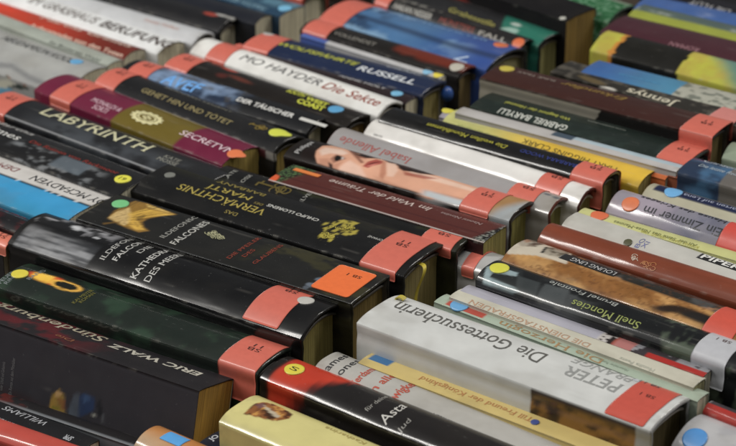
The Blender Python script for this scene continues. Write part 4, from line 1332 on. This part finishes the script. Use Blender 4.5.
B = Book('tall broad silver-white book Die Gottessucherin with grey upside-down title and coral label', (357, 323), (650, 431), (698, 401), 0.35,
         rise=.003, color='c6c8c6', paint=p_gott, pages='4b4020', rim='a9a9a6', p=3.4, hard=True)
B.sticker(645, 400, 25, a0=.0005, c='c44a38', txt='SB 1', tpos=.6)
B.text('Die Gottessucherin', (393, 307), (543, 360), 11, c='5a5955', mode='down', serif=True, dv=0)
B.text('PETER', (567, 368), (622, 389), 9.0, c='8e908e', mode='down', serif=True, name='author_name', dv=-3.2, bold=.01)
B.text('PRANGE', (572, 361), (630, 383), 8.0, c='9a9c9a', mode='down', serif=True, name='author_name', dv=4.0)
B.patch('paper_tag', B.loc(653, 381)[0]-.010, B.loc(653, 381)[0]+.010, B.S*.87, B.S*1.02, 'b9bdc4', txt if False else .0003, corner=.0005)
B.text('SB 11', (643, 378), (663, 385), 3.4, c='3c3e48', mode='down', name='sticker_writing', off=.0007, dv=5.5)
# yellow ribbon stub at its head
def stub(B):
    bm = bmesh.new()
    for i in range(9):
        a = i/8*math.pi*1.3
        for dy in (-.0018, .0018):
            bm.verts.new((.007-.0030*math.sin(a), B.t*.80+dy, B.h-.003+.0045*(1-math.cos(a))*.5))
    bm.verts.ensure_lookup_table()
    for i in range(8): bm.faces.new((bm.verts[2*i], bm.verts[2*i+1], bm.verts[2*i+3], bm.verts[2*i+2]))
    me = bpy.data.meshes.new('ribbon'); bm.to_mesh(me); bm.free()
    o = link('ribbon', me, ink('b8a830', .1, name='ribbon_satin'), B.root)
    sd = o.modifiers.new('s', 'SOLIDIFY'); sd.thickness = .0008
stub(B)
def p_herz(s, X, V, C):
    x0, x1 = s.loc(447, 303)[0], s.loc(484, 318)[0]
    C = mix(C, lin('b14a3c')*np.ones_like(C), (X > x0)*(X < x1)*(V > .12)*(V < .9))
    return C
B = Book('thin sage green book with a red block, blue dot and orange-brown script title', (434, 302), (697, 402), (692, 390), 0.15,
         rise=.0008, color='9fae9c', paint=p_herz, hard=False, thick=13)
B.dot(455, 309, 11.5, '5f9fd0')
B.text('Die Herzogin', (496, 324), (603, 361), 4.2, c='a07c50', mode='down', serif=True)
B.text('Historischer Roman', (598, 360), (628, 371), 1.8, c='80907c', mode='down', name='subtitle')
B = Book('cream book with thin orange capitals DIE DIENSTAGSFRAUEN', (449, 297), (693, 388), (703, 377), 0.45,
         rise=.0008, color='c2bfae', hard=False, pages='7c7654')
B.text('DIE DIENSTAGSFRAUEN', (467, 304), (589, 346), 3.6, c='b58f72', mode='down', serif=True)
B.text('Monika Peetz', (618, 359), (654, 371), 2.2, c='a9ac9c', mode='down', serif=True, name='author_name')
def p_lav(s, X, V, C):
    n = fbm(X*140, V*s.S*140, 241)
    x0, x1, x2 = [s.loc(*q)[0] for q in ((604, 333), (636, 345), (648, 352))]
    C = mix(C, np.where((n > .5)[:, None], lin('b9b4b0'), lin('2a2222')), (X > x0)*(X < x0+.012))
    C = mix(C, lin('b05a4c')*np.ones_like(C), (X > x1-.012)*(X < x1)*.8)
    C = mix(C, np.where((n > .55)[:, None], lin('8d8d92'), lin('3a3438')), (X > x1))
    C = mix(C, lin('a8261e')*np.ones_like(C), (X > x2)*(V < .45))
    return C
B = Book('thin lavender-grey book with a red and black end, against the cream one', (460, 291), (703, 377), (706, 371), 0.5,
         rise=.0006, color='a7a6b2', paint=p_lav, hard=False, thick=10)
def p_suell(s, X, V, C):
    n = fbm(X*80, V*s.S*100, 251); n2 = fbm(X*120, V*s.S*60, 252)
    x0, x1 = s.loc(478, 275)[0], s.loc(517, 285)[0]
    O, K = (470, 255), 5.66
    P = lambda C, pts, c, soft=.5, amt=1.0, tex=None: s.poly(X, V, C, O, K, pts, c, soft, amt, tex)
    C = P(C, [(40, 100), (110, 60), (300, 100), (300, 240), (60, 190)], '24282a', .8, .9)
    C = P(C, [(75, 135), (95, 80), (120, 72), (272, 112), (262, 134), (130, 108), (110, 120), (270, 180), (282, 192), (240, 214), (90, 166)], '97adb3', .6, .9, .5+.5*smooth(.35, .6, n))
    C = P(C, [(270, 130), (400, 170), (370, 225), (260, 180)], '3c4244', .8, .8)
    C = P(C, [(430, 175), (560, 215), (530, 270), (380, 225)], '4a5052', .8, .8)
    x2, x3 = s.loc(520, 292)[0], s.loc(575, 300)[0]
    C = mix(C, lin('4c5052')*np.ones_like(C), .7*smooth(x2, x2+.02, X)*smooth(x3+.02, x3, X)*smooth(.4, .6, n))
    x4 = s.loc(650, 326)[0]
    C = mix(C, lin('54604f')*np.ones_like(C), .8*smooth(x4, x4+.01, X)*smooth(.45, .6, n2))
    dash = (vnoise(X*260, V*0, 7) > .45)*(V > .84)*(V < .95)
    C = mix(C, lin('7c8430')*np.ones_like(C), dash*.8)
    return C
B = Book('black film-wrapped book with green upside-down lettering, yellow dot and grey label', (476, 280), (752, 377), (762, 352), 1.4,
         rise=.005, color='131517', dx=.001, paint=p_suell, p=3.0, thick=29)
B.dot(499.5, 270.5, 12, 'd2cf20')
B.text('Snell Moncies', (573, 302), (640, 326), 4.8, c='8f9a4c', mode='down', serif=True, dv=-1.2)
B.text('Brunel Frontale', (548, 285), (616, 308), 4.0, c='a4a8a4', mode='down', serif=True, name='author_name', dv=1)
B.sticker(716, 350, 22, c='b3b5bb', a0=-.016, txt='SB 1', tpos=.6)
def p_lung(s, X, V, C):
    n = fbm(X*70, V*s.S*90, 261); n2 = fbm(X*45, V*s.S*60, 262)
    C = mix(C, mix(lin('8a5a26')*np.ones_like(C), lin('b98a4c')*np.ones_like(C), smooth(.35, .65, n)), smooth(.5, .42, V))
    up_ = mix(lin('27241f')*np.ones_like(C), lin('a57240')*np.ones_like(C), smooth(.56, .64, n2))
    up_ = mix(up_, lin('5d5c5c')*np.ones_like(C), .5*smooth(.5, .7, n))
    xw = s.loc(562, 256)[0]
    C = mix(C, up_, smooth(.44, .5, V))
    fine = fbm(X*300, V*s.S*340, 265); crk = smooth(.03, .0, np.abs(fbm(X*60, V*s.S*110, 266)-.5))
    C = C*(.72+.56*fine[:, None]); C = mix(C, lin('5a3418')*np.ones_like(C), crk*.55)
    C = mix(C, np.where((n > .5)[:, None], lin('5a3a24'), lin('b9ac98')), (X < xw)*smooth(.5, .55, V)*.9)
    C = mix(C, lin('b9ae9c')*np.ones_like(C), (X < xw)*smooth(.08, .04, np.abs(V-.46)))
    O, K = (500, 235), 5.257
    P = lambda C, pts, c, soft=.5, amt=1.0, tex=None: s.poly(X, V, C, O, K, pts, c, soft, amt, tex)
    C = P(C, [(20, 60), (90, 10), (230, 40), (380, 85), (350, 165), (200, 120), (40, 95)], 'c2b8a6', .6, 1.0)
    C = P(C, [(70, 40), (100, 15), (180, 14), (235, 48), (190, 76), (110, 72)], '4c3628', .8, .95, .4+.6*smooth(.35, .6, fbm(X*240, V*s.S*240, 263)))
    C = P(C, [(120, 30), (150, 24), (165, 44), (135, 54)], '9a6c50', .7, .8)
    C = P(C, [(212, 104), (240, 70), (290, 66), (372, 92), (330, 142)], '5a5040', .5, .95, .5+.5*smooth(.4, .6, fbm(X*260, V*s.S*260, 264)))
    C = P(C, [(212, 108), (240, 70), (252, 72), (226, 112)], '2c2a28', .3)
    C = s.blobs(X, V, [(700, 318, 20, 4, '1e1a17', .7, 0), (672, 309, 12, 3, '2a1d14', .8, 20)], C)
    return C
B = Book('film-wrapped book with rusty brown lower half and a small black name panel', (501, 262), (752, 351), (757, 316), 1.5,
         rise=.006, color='9a6a34', dx=.001, paint=p_lung, hard=True, p=2.4, thick=36)
Xa, Aa = B.loc(562, 258); Xb, Ab = B.loc(617, 277)
o = B.patch('name_panel', Xa, Xb, (Aa+Ab)/2-.0042, (Aa+Ab)/2+.0042, '1d1d1f', off=.0002, corner=.0004)
B.text('LOUNG UNG', (571, 262), (616, 277), 4.0, c='b9b9b9', mode='down', serif=True, name='author_name', off=.0004)
B.sticker(731, 320, 20, a0=-.001, a1=B.S*.8, c='cc4a34', txt='')
def p_or(s, X, V, C):
    n = fbm(X*18, V*s.S*200, 271)
    return np.clip(C*(.8+.4*n[:, None]), 0, 1)
B = Book('plain terracotta-red glossy rounded book beside the matte white one', (538, 240), (752, 308), (757, 288), 1.7,
         rise=.006, color='7c3a22', paint=p_or, mat='film', p=2.0, pages='6a5a3a')
ornament(B, 648, 265, 8, 5, 'a8662c', 5, loops=4)
ornament(B, 633, 259, 4, 6, 'b9a594', 6, loops=2)
B = Book('matte white book with black lettered panel at the right edge of the photograph', (561, 227), (752, 292), (757, 272), 1.4,
         rise=.004, color='bab9b2', hard=False, mat='soft', p=3)
Xa, Aa = B.loc(702, 255); Xb, Ab = B.loc(752, 271)
Am = B.S*.60
B.patch('name_panel', Xa, Xa+.044, Am-.0042, Am+.0042, '161618', off=.0002, corner=.0002)
p0 = B.inv(Xa+.002, Am); p1 = B.inv(Xa+.030, Am)
B.text('PIPER', p0, p1, 5.2, c='d8d8d4', mode='up', name='imprint', off=.0004, bold=.03)
B.dot(628, 242.5, 5.5, '4a4a2c', name='emblem')
B.text('BO\nXI', (638, 247), (648, 242), 3.6, c='6c70a0', mode='across', name='author_name')
B.text('20', (622, 249), (630, 245), 2.6, c='5c5c78', mode='across', name='imprint')
B = Book('slim pale lime book with tiny dark title and an orange dot, beside the lavender one', (577, 214), (750, 265), (752, 257), 1.4,
         rise=.001, hard=False, color='bfc07c', thick=11)
B.dot(599.5, 216, 11.5, 'd8683a')
B.text('An der Seite des Nizza-Mannes', (612, 223), (697, 246), 2.6, c='6c7040', mode='down', serif=True, dv=1)
B.text('ROMAN  DIANA  VERLAG  1999', (640, 237), (697, 253), 2.0, c='a9a43c', mode='down', name='imprint', dv=-3)
def p_zim(s, X, V, C):
    n = fbm(X*60, V*s.S*60, 281)
    x0 = s.loc(650, 216)[0]
    C = mix(C, lin('565d72')*np.ones_like(C), .8*smooth(x0-.01, x0+.03, X+.02*(n-.5))*smooth(.9, .75, np.abs(V-.35)*1.8))
    C = mix(C, lin('8b8893')*np.ones_like(C), .6*smooth(.45, .6, n))
    return C
B = Book('glossy lavender-grey rounded book with dark upside-down title Ein Zimmer im, orange dot', (606, 212), (755, 258), (762, 234), 1.6,
         rise=.009, color='a096a4', paint=p_zim, hard=True, p=2.0, thick=31)
B.dot(630.5, 204.5, 11.5, 'd8703c')
B.text('Ein Zimmer im', (644, 209), (722, 232), 5.6, c='20242c', mode='down', bold=.005, dv=-1)
B.text('Hause des Krieges', (640, 201), (726, 226), 4.2, c='25282e', mode='down', name='subtitle', bold=.01, dv=.5)
B.sticker(737, 236, 20, a0=-.004, c='cc4030', txt='')
def p_wart(s, X, V, C):
    C = mix(C, lin('1c2444')*np.ones_like(C), smooth(.34, .37, V)*smooth(.70, .67, V)*(X > .004))
    return C
B = Book('beige book with a navy stripe along its middle, white words and a light blue dot', (640, 200), (755, 234), (762, 208), 1.4,
         rise=.006, color='b0ac94', paint=p_wart, hard=True, p=2.0, thick=26)
B.dot(673.5, 194.5, 12, '62a8dc')
B.text('warten auf Lena', (683, 197), (742, 214), 3.6, c='9da4bc', mode='down', dv=0)
B = Book('thin rust-brown book between the beige striped one and the denim-blue one', (668, 176), (752, 199), (753, 194), 1.0,
         rise=.001, hard=False, color='8a4a30', thick=11, length=.19, ext='R')
def p_jean(s, X, V, C):
    n = fbm(X*50, V*s.S*70, 291)
    C = mix(C, lin('3f6a90')*np.ones_like(C), .8*smooth(.42, .65, n))
    x0 = s.loc(728, 175)[0]
    return mix(C, lin('6b6660')*np.ones_like(C), (X > x0)*.9)
B = Book('denim-blue film-wrapped book with white handwritten title at the right edge', (678, 173), (752, 193), (758, 162), 1.7, .19, 'R',
         rise=.003, color='23344e', paint=p_jean, p=3, thick=28)
B.text('Christine', (706, 160), (744, 170), 6, c='b9c6d0', mode='up', name='author_name', shear=.3)
B.text('Die letzte Reise', (702, 164), (744, 175), 3.6, c='a9b6c0', mode='up', shear=.3, dv=-4)
B = Book('pale greenish book behind the denim-blue one at the right edge', (722, 158), (770, 170), (775, 152), 1.5, .19, 'R',
         rise=.006, color='8c9a84', hard=False, p=2.0, thick=26)

# bottom right corner
def p_br(s, X, V, C):
    n = fbm(X*90, V*s.S*90, 301)
    return mix(C, lin('9a9aa0')*np.ones_like(C), .5*smooth(.4, .65, n))
B = Book('whitish film-wrapped book with a blue dot in the bottom right corner', (672, 446), (790, 494), (810, 462), -0.6, .2, 'R',
         rise=.008, color='b0b0b2', paint=p_br, p=2.2, thick=40)
B.dot(695, 438, 14, '3f8cd0')
B = Book('small book with red and white speckled end showing between the silver and the corner book', (703, 411), (790, 446), (800, 436), -0.3, .19, 'R',
         rise=.003, color='a04a40', hard=False, paint=p_lav, thick=12)
